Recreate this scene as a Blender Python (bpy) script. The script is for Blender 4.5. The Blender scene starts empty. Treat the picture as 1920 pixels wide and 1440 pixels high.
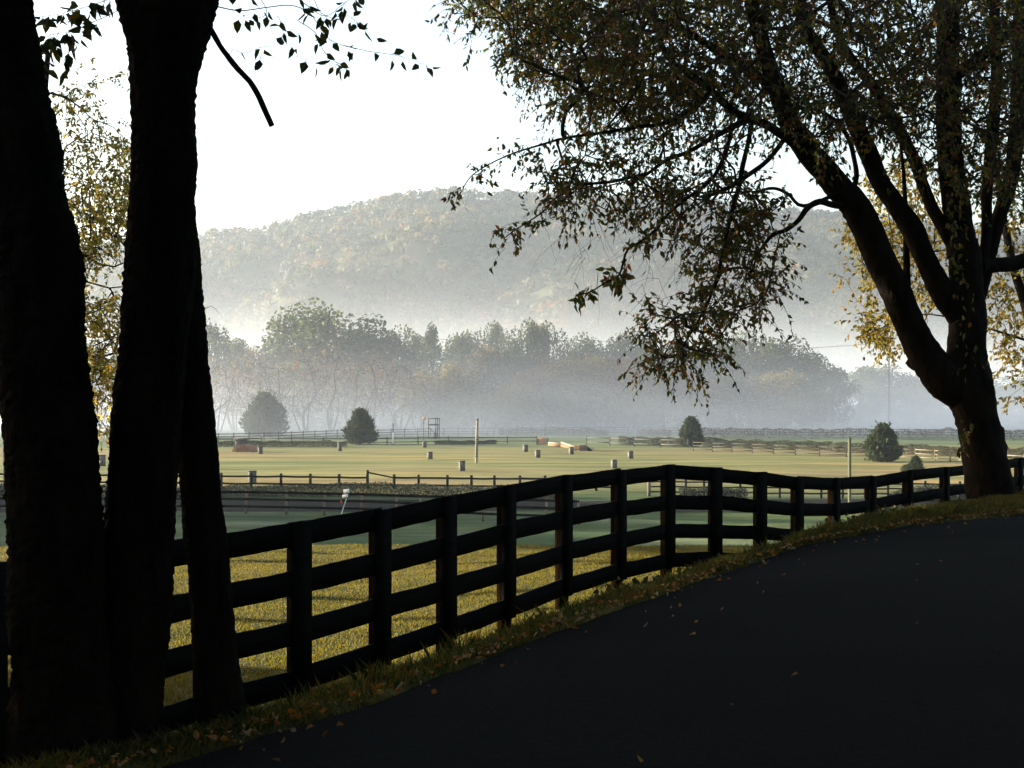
import bpy, math, random
import numpy as np
from mathutils import Vector

random.seed(7)
rng = np.random.default_rng(7)
scene = bpy.context.scene
COL = scene.collection

# ------------------------------------------------------------------ camera, sky, sun, exposure
EYE = 1.53            # eye height over the road surface (road is z = 0)
FPX = 2600.0          # focal length in photo pixels (photo is 1920 wide)
HZ = 735.0            # horizon row in the photo
cam_d = bpy.data.cameras.new("camera")
cam = bpy.data.objects.new("camera", cam_d)
COL.objects.link(cam)
cam.location = (0, 0, EYE)
cam.rotation_euler = (math.radians(90), 0, 0)
cam_d.sensor_width = 36.0
cam_d.lens = 36.0 * FPX / 1920.0
cam_d.shift_y = (HZ - 720.0) / 1920.0
cam_d.clip_start = 0.05
cam_d.clip_end = 6000
scene.camera = cam

SUN_AZ, SUN_EL = math.radians(-72), math.radians(10.0)
SUNV = Vector((math.sin(SUN_AZ) * math.cos(SUN_EL), math.cos(SUN_AZ) * math.cos(SUN_EL), math.sin(SUN_EL)))
world = bpy.data.worlds.new("World")
scene.world = world
world.use_nodes = True
wn = world.node_tree.nodes
sky = wn.new("ShaderNodeTexSky")
sky.sky_type = 'NISHITA'
sky.sun_disc = False
sky.sun_elevation = SUN_EL
sky.sun_rotation = SUN_AZ
sky.air_density = 1.0
sky.dust_density = 3.0
sky.ozone_density = 1.0
bg = wn["Background"]
bg.inputs[1].default_value = 0.10
world.node_tree.links.new(sky.outputs[0], bg.inputs[0])

sun_d = bpy.data.lights.new("sun", 'SUN')
sun_d.energy = 5.0
sun_d.angle = math.radians(0.6)
sun_d.color = (1.0, 0.91, 0.76)
sun = bpy.data.objects.new("sun", sun_d)
COL.objects.link(sun)
sun.rotation_euler = (-SUNV).to_track_quat('-Z', 'Y').to_euler()

scene.view_settings.view_transform = 'Standard'
scene.view_settings.look = 'None'
scene.view_settings.gamma = 1.0
scene.view_settings.exposure = 2.3
scene.view_settings.use_curve_mapping = False
scene.render.engine = 'CYCLES'
scene.cycles.use_denoising = True
scene.cycles.max_bounces = 6
scene.cycles.diffuse_bounces = 3
scene.cycles.glossy_bounces = 2
scene.cycles.transmission_bounces = 4
scene.cycles.volume_bounces = 0
scene.cycles.transparent_max_bounces = 8

# ------------------------------------------------------------------ helpers
def P(px, py, d):
    """world point on the sight line of a photo pixel at depth d"""
    return np.array(((px - 960.0) / FPX * d, d, EYE + (HZ - py) / FPX * d))

class MB:
    """collects vertices and faces for one mesh"""
    def __init__(s):
        s.V, s.F, s.n = [], {}, 0
    def add(s, V, F):
        V = np.asarray(V, float).reshape(-1, 3); F = np.asarray(F, int)
        if len(V) == 0: return
        s.V.append(V); s.F.setdefault(F.shape[1], []).append(F + s.n); s.n += len(V)
    def box(s, c, sx, sy, sz, rz=0.0, M=None):
        h = np.array([[x, y, z] for x in (-.5, .5) for y in (-.5, .5) for z in (-.5, .5)]) * (sx, sy, sz)
        if M is not None: h = h @ np.array(M).T
        if rz:
            c_, s_ = math.cos(rz), math.sin(rz)
            h = h @ np.array([[c_, -s_, 0], [s_, c_, 0], [0, 0, 1]]).T
        s.add(h + np.asarray(c), [[0, 1, 3, 2], [4, 6, 7, 5], [0, 4, 5, 1], [2, 3, 7, 6], [0, 2, 6, 4], [1, 5, 7, 3]])
    def bar(s, a, b, w, h, up=(0, 0, 1)):
        """rectangular bar from a to b, w across, h along up"""
        a, b, up = (np.asarray(v, float) for v in (a, b, up))
        t = b - a; L = np.linalg.norm(t); t = t / max(L, 1e-9)
        sd = np.cross(t, up); sd = sd / max(np.linalg.norm(sd), 1e-9); u = np.cross(sd, t)
        V = [q + sd * i * w / 2 + u * j * h / 2 for q in (a, b) for i in (-1, 1) for j in (-1, 1)]
        s.add(V, [[0, 1, 3, 2], [4, 6, 7, 5], [0, 4, 5, 1], [2, 3, 7, 6], [0, 2, 6, 4], [1, 5, 7, 3]])
    def tube(s, pts, rad, n=8, rough=0.0, cap=True, seed=0, rfreq=3):
        pts = np.asarray(pts, float); m = len(pts)
        if m < 2: return
        rad = np.broadcast_to(np.asarray(rad, float), (m,))
        T = np.gradient(pts, axis=0); T /= np.maximum(np.linalg.norm(T, axis=1, keepdims=True), 1e-9)
        ref = np.array((0, 0, 1.0)) if abs(T[0][2]) < .9 else np.array((1.0, 0, 0))
        u = np.cross(T[0], ref); u /= np.linalg.norm(u)
        U = np.zeros((m, 3))
        for i in range(m):
            u = u - T[i] * np.dot(u, T[i]); u /= max(np.linalg.norm(u), 1e-9); U[i] = u
        W = np.cross(T, U)
        a = np.arange(n) * 2 * math.pi / n
        R = rad[:, None] * np.ones((1, n))
        if rough:
            r2 = np.random.default_rng(seed + 11)
            k = r2.normal(size=(m, n))
            big = np.zeros((m, n)); s_ = np.linspace(0, 1, m)
            for q in range(9):
                big += np.sin(s_[:, None] * r2.uniform(8, 60) + a[None] * r2.integers(1, rfreq + 6) + r2.uniform(0, 6.3)) / 5
            R = R * (1 + rough * (0.6 * k + big))
        V = pts[:, None] + R[..., None] * (np.cos(a)[None, :, None] * U[:, None] + np.sin(a)[None, :, None] * W[:, None])
        i = np.arange(m - 1)[:, None] * n; j = np.arange(n)[None]; j2 = (j + 1) % n
        F = np.stack([i + j, i + j2, i + n + j2, i + n + j], -1).reshape(-1, 4)
        base = s.n
        s.add(V.reshape(-1, 3), F)
        if cap and n > 2:
            for row, c in ((0, pts[0]), (m - 1, pts[-1])):
                o = s.n
                idx = base + row * n + np.arange(n)
                s.V.append(c[None]); s.n += 1
                s.F.setdefault(3, []).append(np.stack([idx, np.roll(idx, -1), np.full(n, o)], -1))
    def build(s, name, m, parent=None, smooth=False):
        me = bpy.data.meshes.new(name)
        V = np.concatenate(s.V) if s.V else np.zeros((0, 3))
        me.vertices.add(len(V)); me.vertices.foreach_set("co", V.ravel())
        loops, starts, at = [], [], 0
        for k, fs in s.F.items():
            f = np.concatenate(fs)
            loops.append(f.ravel()); starts.append(at + np.arange(len(f)) * k); at += f.size
        if loops:
            loops = np.concatenate(loops); starts = np.concatenate(starts)
            me.loops.add(len(loops)); me.loops.foreach_set("vertex_index", loops)
            me.polygons.add(len(starts)); me.polygons.foreach_set("loop_start", starts)
            if smooth: me.polygons.foreach_set("use_smooth", np.ones(len(starts), bool))
        me.update(calc_edges=True); me.validate()
        if m: me.materials.append(m)
        o = bpy.data.objects.new(name, me); COL.objects.link(o)
        if parent: put_under(o, parent)
        return o

def put_under(o, parent):
    """parent o; meshes are built in world space, so undo the parent's transform"""
    o.parent = parent
    o.matrix_parent_inverse = parent.matrix_basis.inverted()

def tag(o, label=None, cat=None, group=None, kind=None):
    if label: o["label"] = label
    if cat: o["category"] = cat
    if group: o["group"] = group
    if kind: o["kind"] = kind
    return o

def thing(name, label, cat, loc=(0, 0, 0), group=None, rz=0.0):
    o = bpy.data.objects.new(name, None); COL.objects.link(o)
    o.empty_display_size = 0.2
    o.location = [float(v) for v in loc]; o.rotation_euler = (0, 0, rz)
    return tag(o, label, cat, group)

def copy_tree(root, loc, rz=0.0, sc=(1, 1, 1), label=None, group=None):
    r = root.copy(); COL.objects.link(r)
    r.location = [float(v) for v in loc]; r.rotation_euler = (0, 0, rz); r.scale = sc
    if label: r["label"] = label
    if group: r["group"] = group
    for ch in root.children:
        c = ch.copy(); COL.objects.link(c); c.parent = r
        for g in ch.children:
            d = g.copy(); COL.objects.link(d); d.parent = c
    return r

# ------------------------------------------------------------------ materials
def new_mat(name):
    m = bpy.data.materials.new(name); m.use_nodes = True
    nt = m.node_tree; nt.nodes.clear()
    return m, nt, nt.nodes, nt.links

def pmat(name, c1, c2=None, scale=6.0, rough=0.85, spec=0.2, bump=0.0, bscale=30.0, stretch=(1, 1, 1), coord='Object', detail=6):
    m, nt, N, L = new_mat(name)
    out = N.new("ShaderNodeOutputMaterial"); b = N.new("ShaderNodeBsdfPrincipled")
    L.new(b.outputs[0], out.inputs[0])
    b.inputs["Roughness"].default_value = rough
    b.inputs["Specular IOR Level"].default_value = spec
    tc = N.new("ShaderNodeTexCoord"); mp = N.new("ShaderNodeMapping"); mp.inputs["Scale"].default_value = stretch
    L.new(tc.outputs[coord], mp.inputs[0])
    nz = N.new("ShaderNodeTexNoise"); nz.inputs["Scale"].default_value = scale; nz.inputs["Detail"].default_value = detail
    nz.inputs["Roughness"].default_value = .65
    L.new(mp.outputs[0], nz.inputs["Vector"])
    r = N.new("ShaderNodeValToRGB")
    r.color_ramp.elements[0].position = .35; r.color_ramp.elements[1].position = .65
    r.color_ramp.elements[0].color = (*c1, 1); r.color_ramp.elements[1].color = (*(c2 or c1), 1)
    L.new(nz.outputs["Fac"], r.inputs[0]); L.new(r.outputs[0], b.inputs["Base Color"])
    if bump:
        n2 = N.new("ShaderNodeTexNoise"); n2.inputs["Scale"].default_value = bscale; n2.inputs["Detail"].default_value = 6
        L.new(mp.outputs[0], n2.inputs["Vector"])
        bp = N.new("ShaderNodeBump"); bp.inputs["Strength"].default_value = min(bump, 1); bp.inputs["Distance"].default_value = .03 * max(1, bump)
        L.new(n2.outputs["Fac"], bp.inputs["Height"]); L.new(bp.outputs[0], b.inputs["Normal"])
    return m

def leaf_mat(name, cols, trans=.5, tcol=1.6, rough=.6, pos=None):
    """leaves: a colour per leaf (mesh island), part of the light passing through"""
    m, nt, N, L = new_mat(name)
    out = N.new("ShaderNodeOutputMaterial")
    g = N.new("ShaderNodeNewGeometry"); r = N.new("ShaderNodeValToRGB")
    cr = r.color_ramp; cr.interpolation = 'LINEAR'
    while len(cr.elements) < len(cols): cr.elements.new(.5)
    for i, c in enumerate(cols):
        cr.elements[i].position = pos[i] if pos else i / max(1, len(cols) - 1); cr.elements[i].color = (*c, 1)
    L.new(g.outputs["Random Per Island"], r.inputs[0])
    d = N.new("ShaderNodeBsdfPrincipled"); d.inputs["Roughness"].default_value = rough; d.inputs["Specular IOR Level"].default_value = .25
    t = N.new("ShaderNodeBsdfTranslucent"); mx = N.new("ShaderNodeMixShader"); mx.inputs[0].default_value = trans
    hs = N.new("ShaderNodeHueSaturation"); hs.inputs["Value"].default_value = tcol; hs.inputs["Saturation"].default_value = 1.1
    L.new(r.outputs[0], d.inputs["Base Color"]); L.new(r.outputs[0], hs.inputs["Color"]); L.new(hs.outputs[0], t.inputs["Color"])
    L.new(d.outputs[0], mx.inputs[1]); L.new(t.outputs[0], mx.inputs[2]); L.new(mx.outputs[0], out.inputs[0])
    return m

def vol_mat(name, density, color=(.93, .95, 1.0), aniso=.35):
    m, nt, N, L = new_mat(name)
    out = N.new("ShaderNodeOutputMaterial"); v = N.new("ShaderNodeVolumePrincipled")
    v.inputs["Color"].default_value = (*color, 1); v.inputs["Density"].default_value = density; v.inputs["Anisotropy"].default_value = aniso
    L.new(v.outputs[0], out.inputs["Volume"])
    return m

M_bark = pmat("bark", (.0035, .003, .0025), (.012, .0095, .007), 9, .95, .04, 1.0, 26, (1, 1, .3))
M_bark_pale = pmat("pale_bark", (.0045, .0036, .0026), (.017, .0125, .008), 7, .95, .04, 1.0, 22, (1, 1, .3))  # slightly paler bark for the right-hand tree and the belt trunks
M_twig = pmat("twig", (.02, .016, .012), (.035, .027, .02), 20, .9, .1)
M_black = pmat("black_paint", (.0030, .0030, .0028), (.007, .0065, .006), 14, .85, .03, .3, 60, (.25, .25, 2))
M_post = pmat("post_wood", (.006, .0036, .0022), (.012, .0065, .0032), 12, .95, .0, .5, 60, (1, 1, .25))
M_darkwood = pmat("dark_fence_wood", (.012, .0105, .009), (.026, .022, .017), 5, .9, .03)
M_tanwood = pmat("weathered_sunlit_wood", (.12, .10, .07), (.20, .165, .115), 5, .9, .1)
M_brownrail = pmat("dull_brown_rail", (.045, .04, .032), (.075, .064, .05), 5, .9, .1)
M_greywood = pmat("grey_timber", (.055, .052, .046), (.10, .094, .082), 5, .9, .05)
M_orangewood = pmat("orange_planks", (.42, .20, .11), (.52, .28, .16), 9, .8, .15, stretch=(.2, .2, 6))
M_logwood = pmat("red_brown_logs", (.26, .13, .085), (.36, .19, .12), 8, .85, .1, stretch=(.2, 1, 5))
M_cream = pmat("cream_boards", (.20, .17, .13), (.28, .24, .18), 4, .8, .15)
M_boxfront = pmat("box_boards", (.095, .09, .075), (.145, .13, .11), 6, .85, .1, stretch=(5, 5, .4))
M_lid = pmat("box_lid", (.05, .05, .045), (.08, .075, .065), 6, .8, .1)
M_brush = pmat("brush_fill", (.16, .09, .05), (.24, .14, .08), 20, .95, .05)
M_white = pmat("white_sign", (.82, .80, .74), (.86, .84, .78), 4, .6, .2)
M_red = pmat("red_marker", (.45, .05, .04), (.5, .08, .05), 4, .5, .3)
M_salmon = pmat("salmon_flag", (.65, .30, .2), (.7, .36, .25), 4, .7, .1)
M_steel = pmat("galvanised_post", (.42, .43, .44), (.5, .5, .5), 6, .5, .4)
M_pole = pmat("grey_pole", (.34, .30, .24), (.46, .42, .34), 5, .8, .1)
M_polecap = pmat("pole_shade_cap", (.06, .055, .05), (.08, .075, .07), 5, .8, .1)
M_oliv = pmat("olive_pole", (.075, .08, .05), (.12, .12, .07), 5, .8, .1)

LEAF_AUTUMN = leaf_mat("autumn_leaves", [(.014, .022, .006), (.026, .035, .008), (.046, .050, .010), (.068, .056, .012), (.11, .05, .013), (.085, .024, .010), (.025, .017, .008)], .55, 1.9, pos=[0, .28, .53, .72, .86, .95, 1])
LEAF_GOLD = leaf_mat("golden_leaves", [(.045, .052, .013), (.095, .082, .017), (.165, .115, .022), (.13, .075, .018)], .56, 1.6)
LEAF_SUNLIT = leaf_mat("sunlit_toned_leaves", [(.10, .11, .03), (.18, .16, .04), (.26, .19, .05), (.20, .12, .035)], .65, 1.6)  # leaf colours raised to stand in for sunlight on the left lawn tree
LEAF_GREEN = leaf_mat("near_green_leaves", [(.02, .03, .012), (.03, .042, .014), (.045, .05, .014), (.10, .08, .016)], .35, 1.5)
LEAF_SHADE = leaf_mat("shade_leaves", [(.03, .045, .012), (.05, .06, .016)], .25, 1.2)
CROWN_GREEN = leaf_mat("belt_green", [(.024, .040, .014), (.042, .058, .02), (.070, .074, .024)], .48, 1.15)
CROWN_GOLD = leaf_mat("belt_gold", [(.07, .075, .03), (.13, .11, .04), (.20, .145, .045)], .48, 1.2)
CROWN_RUST = leaf_mat("belt_rust", [(.06, .05, .032), (.10, .07, .04), (.16, .085, .04)], .48, 1.2)
CONIFER = leaf_mat("conifer_needles", [(.025, .04, .022), (.045, .06, .03), (.07, .075, .035)], .2, 1.3)
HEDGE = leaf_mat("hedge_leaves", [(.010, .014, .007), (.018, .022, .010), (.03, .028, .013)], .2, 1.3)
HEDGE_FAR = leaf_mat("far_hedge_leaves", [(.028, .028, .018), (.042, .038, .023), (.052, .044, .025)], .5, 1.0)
GRASS_B = leaf_mat("grass_blades", [(.058, .062, .011), (.090, .080, .013), (.125, .097, .016), (.11, .074, .015)], .55, 1.5)
GRASS_V = leaf_mat("verge_blades", [(.018, .034, .008), (.034, .048, .011), (.08, .066, .015), (.12, .062, .015)], .5, 1.7)  # blade colours brightened in place of sun patches on the verge
LITTER = leaf_mat("dry_leaves", [(.07, .03, .011), (.14, .056, .015), (.22, .08, .018), (.22, .13, .04), (.16, .13, .09)], .35, 1.5)  # litter colours also raised to carry the verge sunlight
FOREST = leaf_mat("hill_forest", [(.022, .036, .016), (.04, .054, .02), (.065, .066, .025), (.14, .10, .036), (.16, .085, .036)], .5, .95, pos=[0, .3, .52, .76, 1])
_nt = FOREST.node_tree; _at = _nt.nodes.new("ShaderNodeAttribute"); _at.attribute_name = "tint"
_nt.links.new(_at.outputs["Fac"], next(n for n in _nt.nodes if n.type == 'VALTORGB').inputs[0])

# ------------------------------------------------------------------ terrain
VALLEY = EYE - 7.5
RE = np.array([(-40, -42), (-14, -9.0), (-8, -1.5), (-4, 3.2), (-2.2, 4.9), (-1.45, 5.75), (-.69, 6.9), (.14, 8.7), (1.47, 11.2), (2.9, 13.9), (4.5, 15.9), (6.5, 17.5), (9.5, 19.6), (14, 22.4), (30, 31), (60, 46)])
FS_PX = [-300, 0, 340, 589, 692, 972, 1043, 1110, 1180, 1240, 1300, 1356, 1440, 1510, 1580, 1648, 1716, 1784, 1912, 2100]
FS_S = [142, 120, 101, 90, 84.5, 70, 65, 61, 58, 55, 53.5, 52.5, 51.2, 49, 46.3, 43.2, 40.3, 37.6, 33.8, 30]
FT_PX = [-300, 0, 340, 425, 500, 589, 692, 780, 860, 940, 1030, 1140, 1260, 1350, 1440, 1510, 1565, 1600, 1650, 1716, 1784, 1810, 1912, 2100]
FT_Y = [1100, 1054, 1009, 998, 986, 975, 957, 942, 927, 911, 895, 882, 871, 877, 886, 895, 897, 897, 891, 880.5, 874, 871, 858, 846]
def fence_d(px): return 793.0 / np.interp(px, FS_PX, FS_S)
def fence_top(px): return EYE + (HZ - np.interp(px, FT_PX, FT_Y)) / FPX * fence_d(px)
FPOSTS = [-215, -20, 190, 385, 560, 713, 838, 952, 1060, 1162, 1253, 1340, 1425, 1496, 1566, 1635, 1704, 1773, 1842, 1912, 1984, 2058]
FENCE_XY = np.array([((p - 960) / FPX * fence_d(p), fence_d(p)) for p in FPOSTS])
FENCE_TOP = np.array([fence_top(p) for p in FPOSTS])
FENCE_BASE = FENCE_TOP - 1.27
_fx = np.concatenate([[-60, -14], FENCE_XY[:, 0], [20, 34, 70]])
_fy = np.concatenate([[-50, -3.5], FENCE_XY[:, 1], [34, 46, 66]])
_fz = np.concatenate([[-.5, -.5], FENCE_BASE, [-.8, -.8, -.8]])

def sstep(t): t = np.clip(t, 0, 1); return t * t * (3 - 2 * t)
def vnoise(x, y, sc, seed=0):
    """cheap smooth noise from sines, about -1..1"""
    r = np.random.default_rng(seed); o = 0
    for _ in range(7):
        a = r.uniform(0, 6.28); f = r.uniform(.6, 1.7) / sc
        o = o + np.sin((x * math.cos(a) + y * math.sin(a)) * f * 6.28 + r.uniform(0, 6.28))
    return o / 4.0

def terrain(x, y):
    x = np.asarray(x, float); y = np.asarray(y, float)
    ye = np.interp(x, RE[:, 0], RE[:, 1]); yf = np.interp(x, _fx, _fy); zf = np.interp(x, _fx, _fz)
    t = (y - ye) / np.maximum(yf - ye, .3)
    k = sstep((x - 2.2) / 2.5) * .45                       # where the bank stays level before it drops
    zv = zf * sstep((t - k) / (1 - k)) + .05 * np.exp(-((t - .3) / .22) ** 2) * sstep((x - 1) / 3) + .012 * vnoise(x, y, .9, 3)
    yc = 25.0 + 0 * x
    yc = np.maximum(yc, yf + 2.0)
    zc = np.interp(x, [-14, -3, 4.5, 6.8, 7.6, 8.6, 14], [-1.30, -1.23, -1.25, -1.05, -.80, -.66, -.6])
    u = np.clip((y - yf) / (yc - yf), 0, 1)
    zl = zf + (zc - zf) * u + .015 * vnoise(x, y, 1.7, 5) * np.minimum(1, u * 4)
    w = np.clip((y - yc) / 38.0, 0, 1)
    zd = zc + (VALLEY - zc) * (1 - (1 - w) ** 1.7) + .10 * vnoise(x, y, 26, 8) * np.minimum(1, w * 2)
    z = np.where(t < 0, -.03, np.where(y < yf, zv, np.where(y < yc, zl, zd)))
    return z

def ground_point(px, py, dmin=55):
    d = np.arange(dmin, 900, .25)
    zz = terrain((px - 960) / FPX * d, d); ray = EYE + (HZ - py) / FPX * d
    i = np.argmax(ray <= zz)
    d0 = d[i] if ray[i] <= zz[i] else FPX * 7.5 / max(py - HZ, 5)
    return np.array(((px - 960) / FPX * d0, d0, float(terrain((px - 960) / FPX * d0, d0))))

ys = np.concatenate([np.linspace(-40, 3, 44), np.linspace(3.2, 32, 170), 32 * (1740 / 32) ** np.linspace(.01, 1, 190)])
us = np.concatenate([np.linspace(-1, -.42, 22), np.linspace(-.41, .41, 190), np.linspace(.42, 1, 22)])
YY = np.repeat(ys[:, None], len(us), 1)
XX = np.clip(us[None] * np.maximum(np.abs(YY), 26) * 1.15, -985, 985) + us[None] * .5
ZZ = terrain(XX, YY)
g = MB(); nx = len(us)
i = np.arange(len(ys) - 1)[:, None] * nx; j = np.arange(nx - 1)[None]
g.add(np.stack([XX, YY, ZZ], -1).reshape(-1, 3), np.stack([i + j, i + j + 1, i + nx + j + 1, i + nx + j], -1).reshape(-1, 4))

# ground material: green and tan turf, frosted where the dip stays cold, browner strips on the far field
m, nt, N, L = new_mat("turf")
out = N.new("ShaderNodeOutputMaterial"); b = N.new("ShaderNodeBsdfPrincipled"); L.new(b.outputs[0], out.inputs[0])
b.inputs["Roughness"].default_value = .9; b.inputs["Specular IOR Level"].default_value = .1
geo = N.new("ShaderNodeNewGeometry"); sep = N.new("ShaderNodeSeparateXYZ"); L.new(geo.outputs["Position"], sep.inputs[0])
def noise(scale, stretch=(1, 1, 1), detail=5):
    mp = N.new("ShaderNodeMapping"); mp.inputs["Scale"].default_value = stretch; L.new(geo.outputs["Position"], mp.inputs[0])
    n = N.new("ShaderNodeTexNoise"); n.inputs["Scale"].default_value = scale; n.inputs["Detail"].default_value = detail; n.inputs["Roughness"].default_value = .62
    L.new(mp.outputs[0], n.inputs["Vector"]); return n.outputs["Fac"]
def ramp(fac, stops):
    r = N.new("ShaderNodeValToRGB"); cr = r.color_ramp
    while len(cr.elements) < len(stops): cr.elements.new(.5)
    for i, (p, c) in enumerate(stops): cr.elements[i].position = p; cr.elements[i].color = (*c, 1)
    L.new(fac, r.inputs[0]); return r.outputs[0]
def mix(f, a, b_):
    x = N.new("ShaderNodeMix"); x.data_type = 'RGBA'; L.new(f, x.inputs[0]); L.new(a, x.inputs[6]); L.new(b_, x.inputs[7]); return x.outputs[2]
def maprange(v, a, b_, c=0., d=1.):
    x = N.new("ShaderNodeMapRange"); x.interpolation_type = 'SMOOTHSTEP'
    x.inputs[1].default_value = a; x.inputs[2].default_value = b_; x.inputs[3].default_value = c; x.inputs[4].default_value = d
    L.new(v, x.inputs[0]); return x.outputs[0]
def math_(op, a, b_):
    x = N.new("ShaderNodeMath"); x.operation = op
    for i, v in enumerate((a, b_)):
        if isinstance(v, (int, float)): x.inputs[i].default_value = v
        else: L.new(v, x.inputs[i])
    return x.outputs[0]
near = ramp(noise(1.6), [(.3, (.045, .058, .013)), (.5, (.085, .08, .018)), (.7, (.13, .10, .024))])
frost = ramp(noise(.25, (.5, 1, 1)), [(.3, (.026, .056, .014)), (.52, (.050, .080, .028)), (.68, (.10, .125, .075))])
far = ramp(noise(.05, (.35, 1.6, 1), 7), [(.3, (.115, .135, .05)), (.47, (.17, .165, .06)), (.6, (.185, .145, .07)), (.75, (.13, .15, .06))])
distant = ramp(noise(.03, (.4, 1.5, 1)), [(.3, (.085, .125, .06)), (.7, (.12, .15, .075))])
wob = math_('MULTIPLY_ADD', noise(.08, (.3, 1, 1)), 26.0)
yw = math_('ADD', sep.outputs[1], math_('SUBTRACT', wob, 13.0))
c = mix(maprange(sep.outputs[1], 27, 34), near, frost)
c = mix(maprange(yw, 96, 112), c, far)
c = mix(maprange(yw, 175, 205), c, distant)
def mul(a, f):
    x = N.new("ShaderNodeMix"); x.data_type = 'RGBA'; x.blend_type = 'MULTIPLY'; x.inputs[0].default_value = 1.0; L.new(a, x.inputs[6]); L.new(f, x.inputs[7]); return x.outputs[2]
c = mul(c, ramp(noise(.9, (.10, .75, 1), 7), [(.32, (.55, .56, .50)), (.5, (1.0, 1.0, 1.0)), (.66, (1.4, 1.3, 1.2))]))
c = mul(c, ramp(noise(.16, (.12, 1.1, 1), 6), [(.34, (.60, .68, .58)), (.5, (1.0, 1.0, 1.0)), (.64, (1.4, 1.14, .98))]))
L.new(c, b.inputs["Base Color"])
bp = N.new("ShaderNodeBump"); bp.inputs["Strength"].default_value = 1.0; bp.inputs["Distance"].default_value = .12
nf = N.new("ShaderNodeTexNoise"); nf.inputs["Scale"].default_value = 5.0; nf.inputs["Detail"].default_value = 8; nf.inputs["Roughness"].default_value = .75
L.new(geo.outputs["Position"], nf.inputs["Vector"]); L.new(nf.outputs["Fac"], bp.inputs["Height"]); L.new(bp.outputs[0], b.inputs["Normal"])
M_turf = m
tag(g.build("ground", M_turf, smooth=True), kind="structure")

# the road: asphalt sheet with a frayed edge along the verge
r = MB()
ex = np.concatenate([np.linspace(-38, -6, 40), np.linspace(-5.9, 16, 700), np.linspace(16.5, 58, 40)])
ey = np.interp(ex, RE[:, 0], RE[:, 1])
_sm = np.hanning(61); _sm /= _sm.sum(); eys = np.convolve(np.pad(ey, 30, mode='edge'), _sm, 'valid')
wob_ = .06 * vnoise(ex, ex * .3, .8, 21) + .035 * vnoise(ex, 0 * ex, .21, 22) + .02 * vnoise(ex, 0 * ex, .09, 23)
off = np.array([0, .06, .25, .7, 1.4, 2.4, 3.6, 4.8, 5.6, 6.2])
zz = np.array([-.02, .0, .006, .02, .035, .05, .05, .035, .01, -.02])
nxm = np.convolve(np.pad(np.gradient(eys, ex), 30, mode='edge'), _sm, 'valid'); nn = np.stack([nxm, -np.ones_like(nxm)], -1); nn /= np.linalg.norm(nn, axis=1, keepdims=True)
V = np.stack([ex[:, None] + nn[:, :1] * off, ey[:, None] + nn[:, 1:] * off + wob_[:, None] * np.exp(-off / .12), np.broadcast_to(zz, (len(ex), len(off)))], -1)
V[..., 2] += .006 * vnoise(V[..., 0], V[..., 1], 1.3, 31) * (off > .2)
k = len(off); i = np.arange(len(ex) - 1)[:, None] * k; j = np.arange(k - 1)[None]
r.add(V.reshape(-1, 3), np.stack([i + j, i + j + 1, i + k + j + 1, i + k + j], -1).reshape(-1, 4))
m, nt, N, L = new_mat("asphalt"); out = N.new("ShaderNodeOutputMaterial"); b = N.new("ShaderNodeBsdfPrincipled"); L.new(b.outputs[0], out.inputs[0])
b.inputs["Roughness"].default_value = .95; b.inputs["Specular IOR Level"].default_value = .02
geo = N.new("ShaderNodeNewGeometry")
def _nz(scale, st=(1, 1, 1), detail=5):
    mp = N.new("ShaderNodeMapping"); mp.inputs["Scale"].default_value = st; mp.inputs["Rotation"].default_value = (0, 0, math.radians(-38)); L.new(geo.outputs["Position"], mp.inputs[0])
    n = N.new("ShaderNodeTexNoise"); n.inputs["Scale"].default_value = scale; n.inputs["Detail"].default_value = detail; L.new(mp.outputs[0], n.inputs["Vector"]); return n.outputs["Fac"]
def _rp(f, st):
    r_ = N.new("ShaderNodeValToRGB"); cr = r_.color_ramp
    while len(cr.elements) < len(st): cr.elements.new(.5)
    for i_, (p_, c_) in enumerate(st): cr.elements[i_].position = p_; cr.elements[i_].color = (*c_, 1)
    L.new(f, r_.inputs[0]); return r_.outputs[0]
def _mx(kind, a_, b_):
    x = N.new("ShaderNodeMix"); x.data_type = 'RGBA'; x.blend_type = kind; x.inputs[0].default_value = 1; L.new(a_, x.inputs[6]); L.new(b_, x.inputs[7]); return x.outputs[2]
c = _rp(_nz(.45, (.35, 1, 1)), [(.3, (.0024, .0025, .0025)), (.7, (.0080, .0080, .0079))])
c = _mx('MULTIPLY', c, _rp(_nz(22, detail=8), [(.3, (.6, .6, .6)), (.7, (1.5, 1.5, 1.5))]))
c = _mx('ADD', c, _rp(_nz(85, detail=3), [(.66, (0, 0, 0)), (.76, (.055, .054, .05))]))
L.new(c, b.inputs["Base Color"])
bp = N.new("ShaderNodeBump"); bp.inputs["Strength"].default_value = .9; bp.inputs["Distance"].default_value = .012
L.new(_nz(95, detail=4), bp.inputs["Height"]); L.new(bp.outputs[0], b.inputs["Normal"])
M_road = m
tag(r.build("road", M_road, smooth=True), kind="structure")

# dark farm track in the valley in front of the hedge
t = MB()
tx = np.linspace(-75, 60, 140)
for a, b_ in ((86.5, 96.0),):
    y0 = a + .4 * vnoise(tx, 0 * tx, 9, 41); y1 = b_ + .4 * vnoise(tx, 0 * tx, 11, 42)
    rows = np.stack([np.stack([tx, y0 + (y1 - y0) * s, terrain(tx, y0 + (y1 - y0) * s) + .03], -1) for s in (0, .25, .5, .75, 1)], 1)
    k = 5; i = np.arange(len(tx) - 1)[:, None] * k; j = np.arange(k - 1)[None]
    t.add(rows.reshape(-1, 3), np.stack([i + j, i + k + j, i + k + j + 1, i + j + 1], -1).reshape(-1, 4))
M_track = pmat("dark_earth", (.006, .007, .005), (.013, .012, .009), 1.2, .95, .05, .6, 8, (.4, 1, 1))
tag(t.build("path", M_track), kind="structure")

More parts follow.
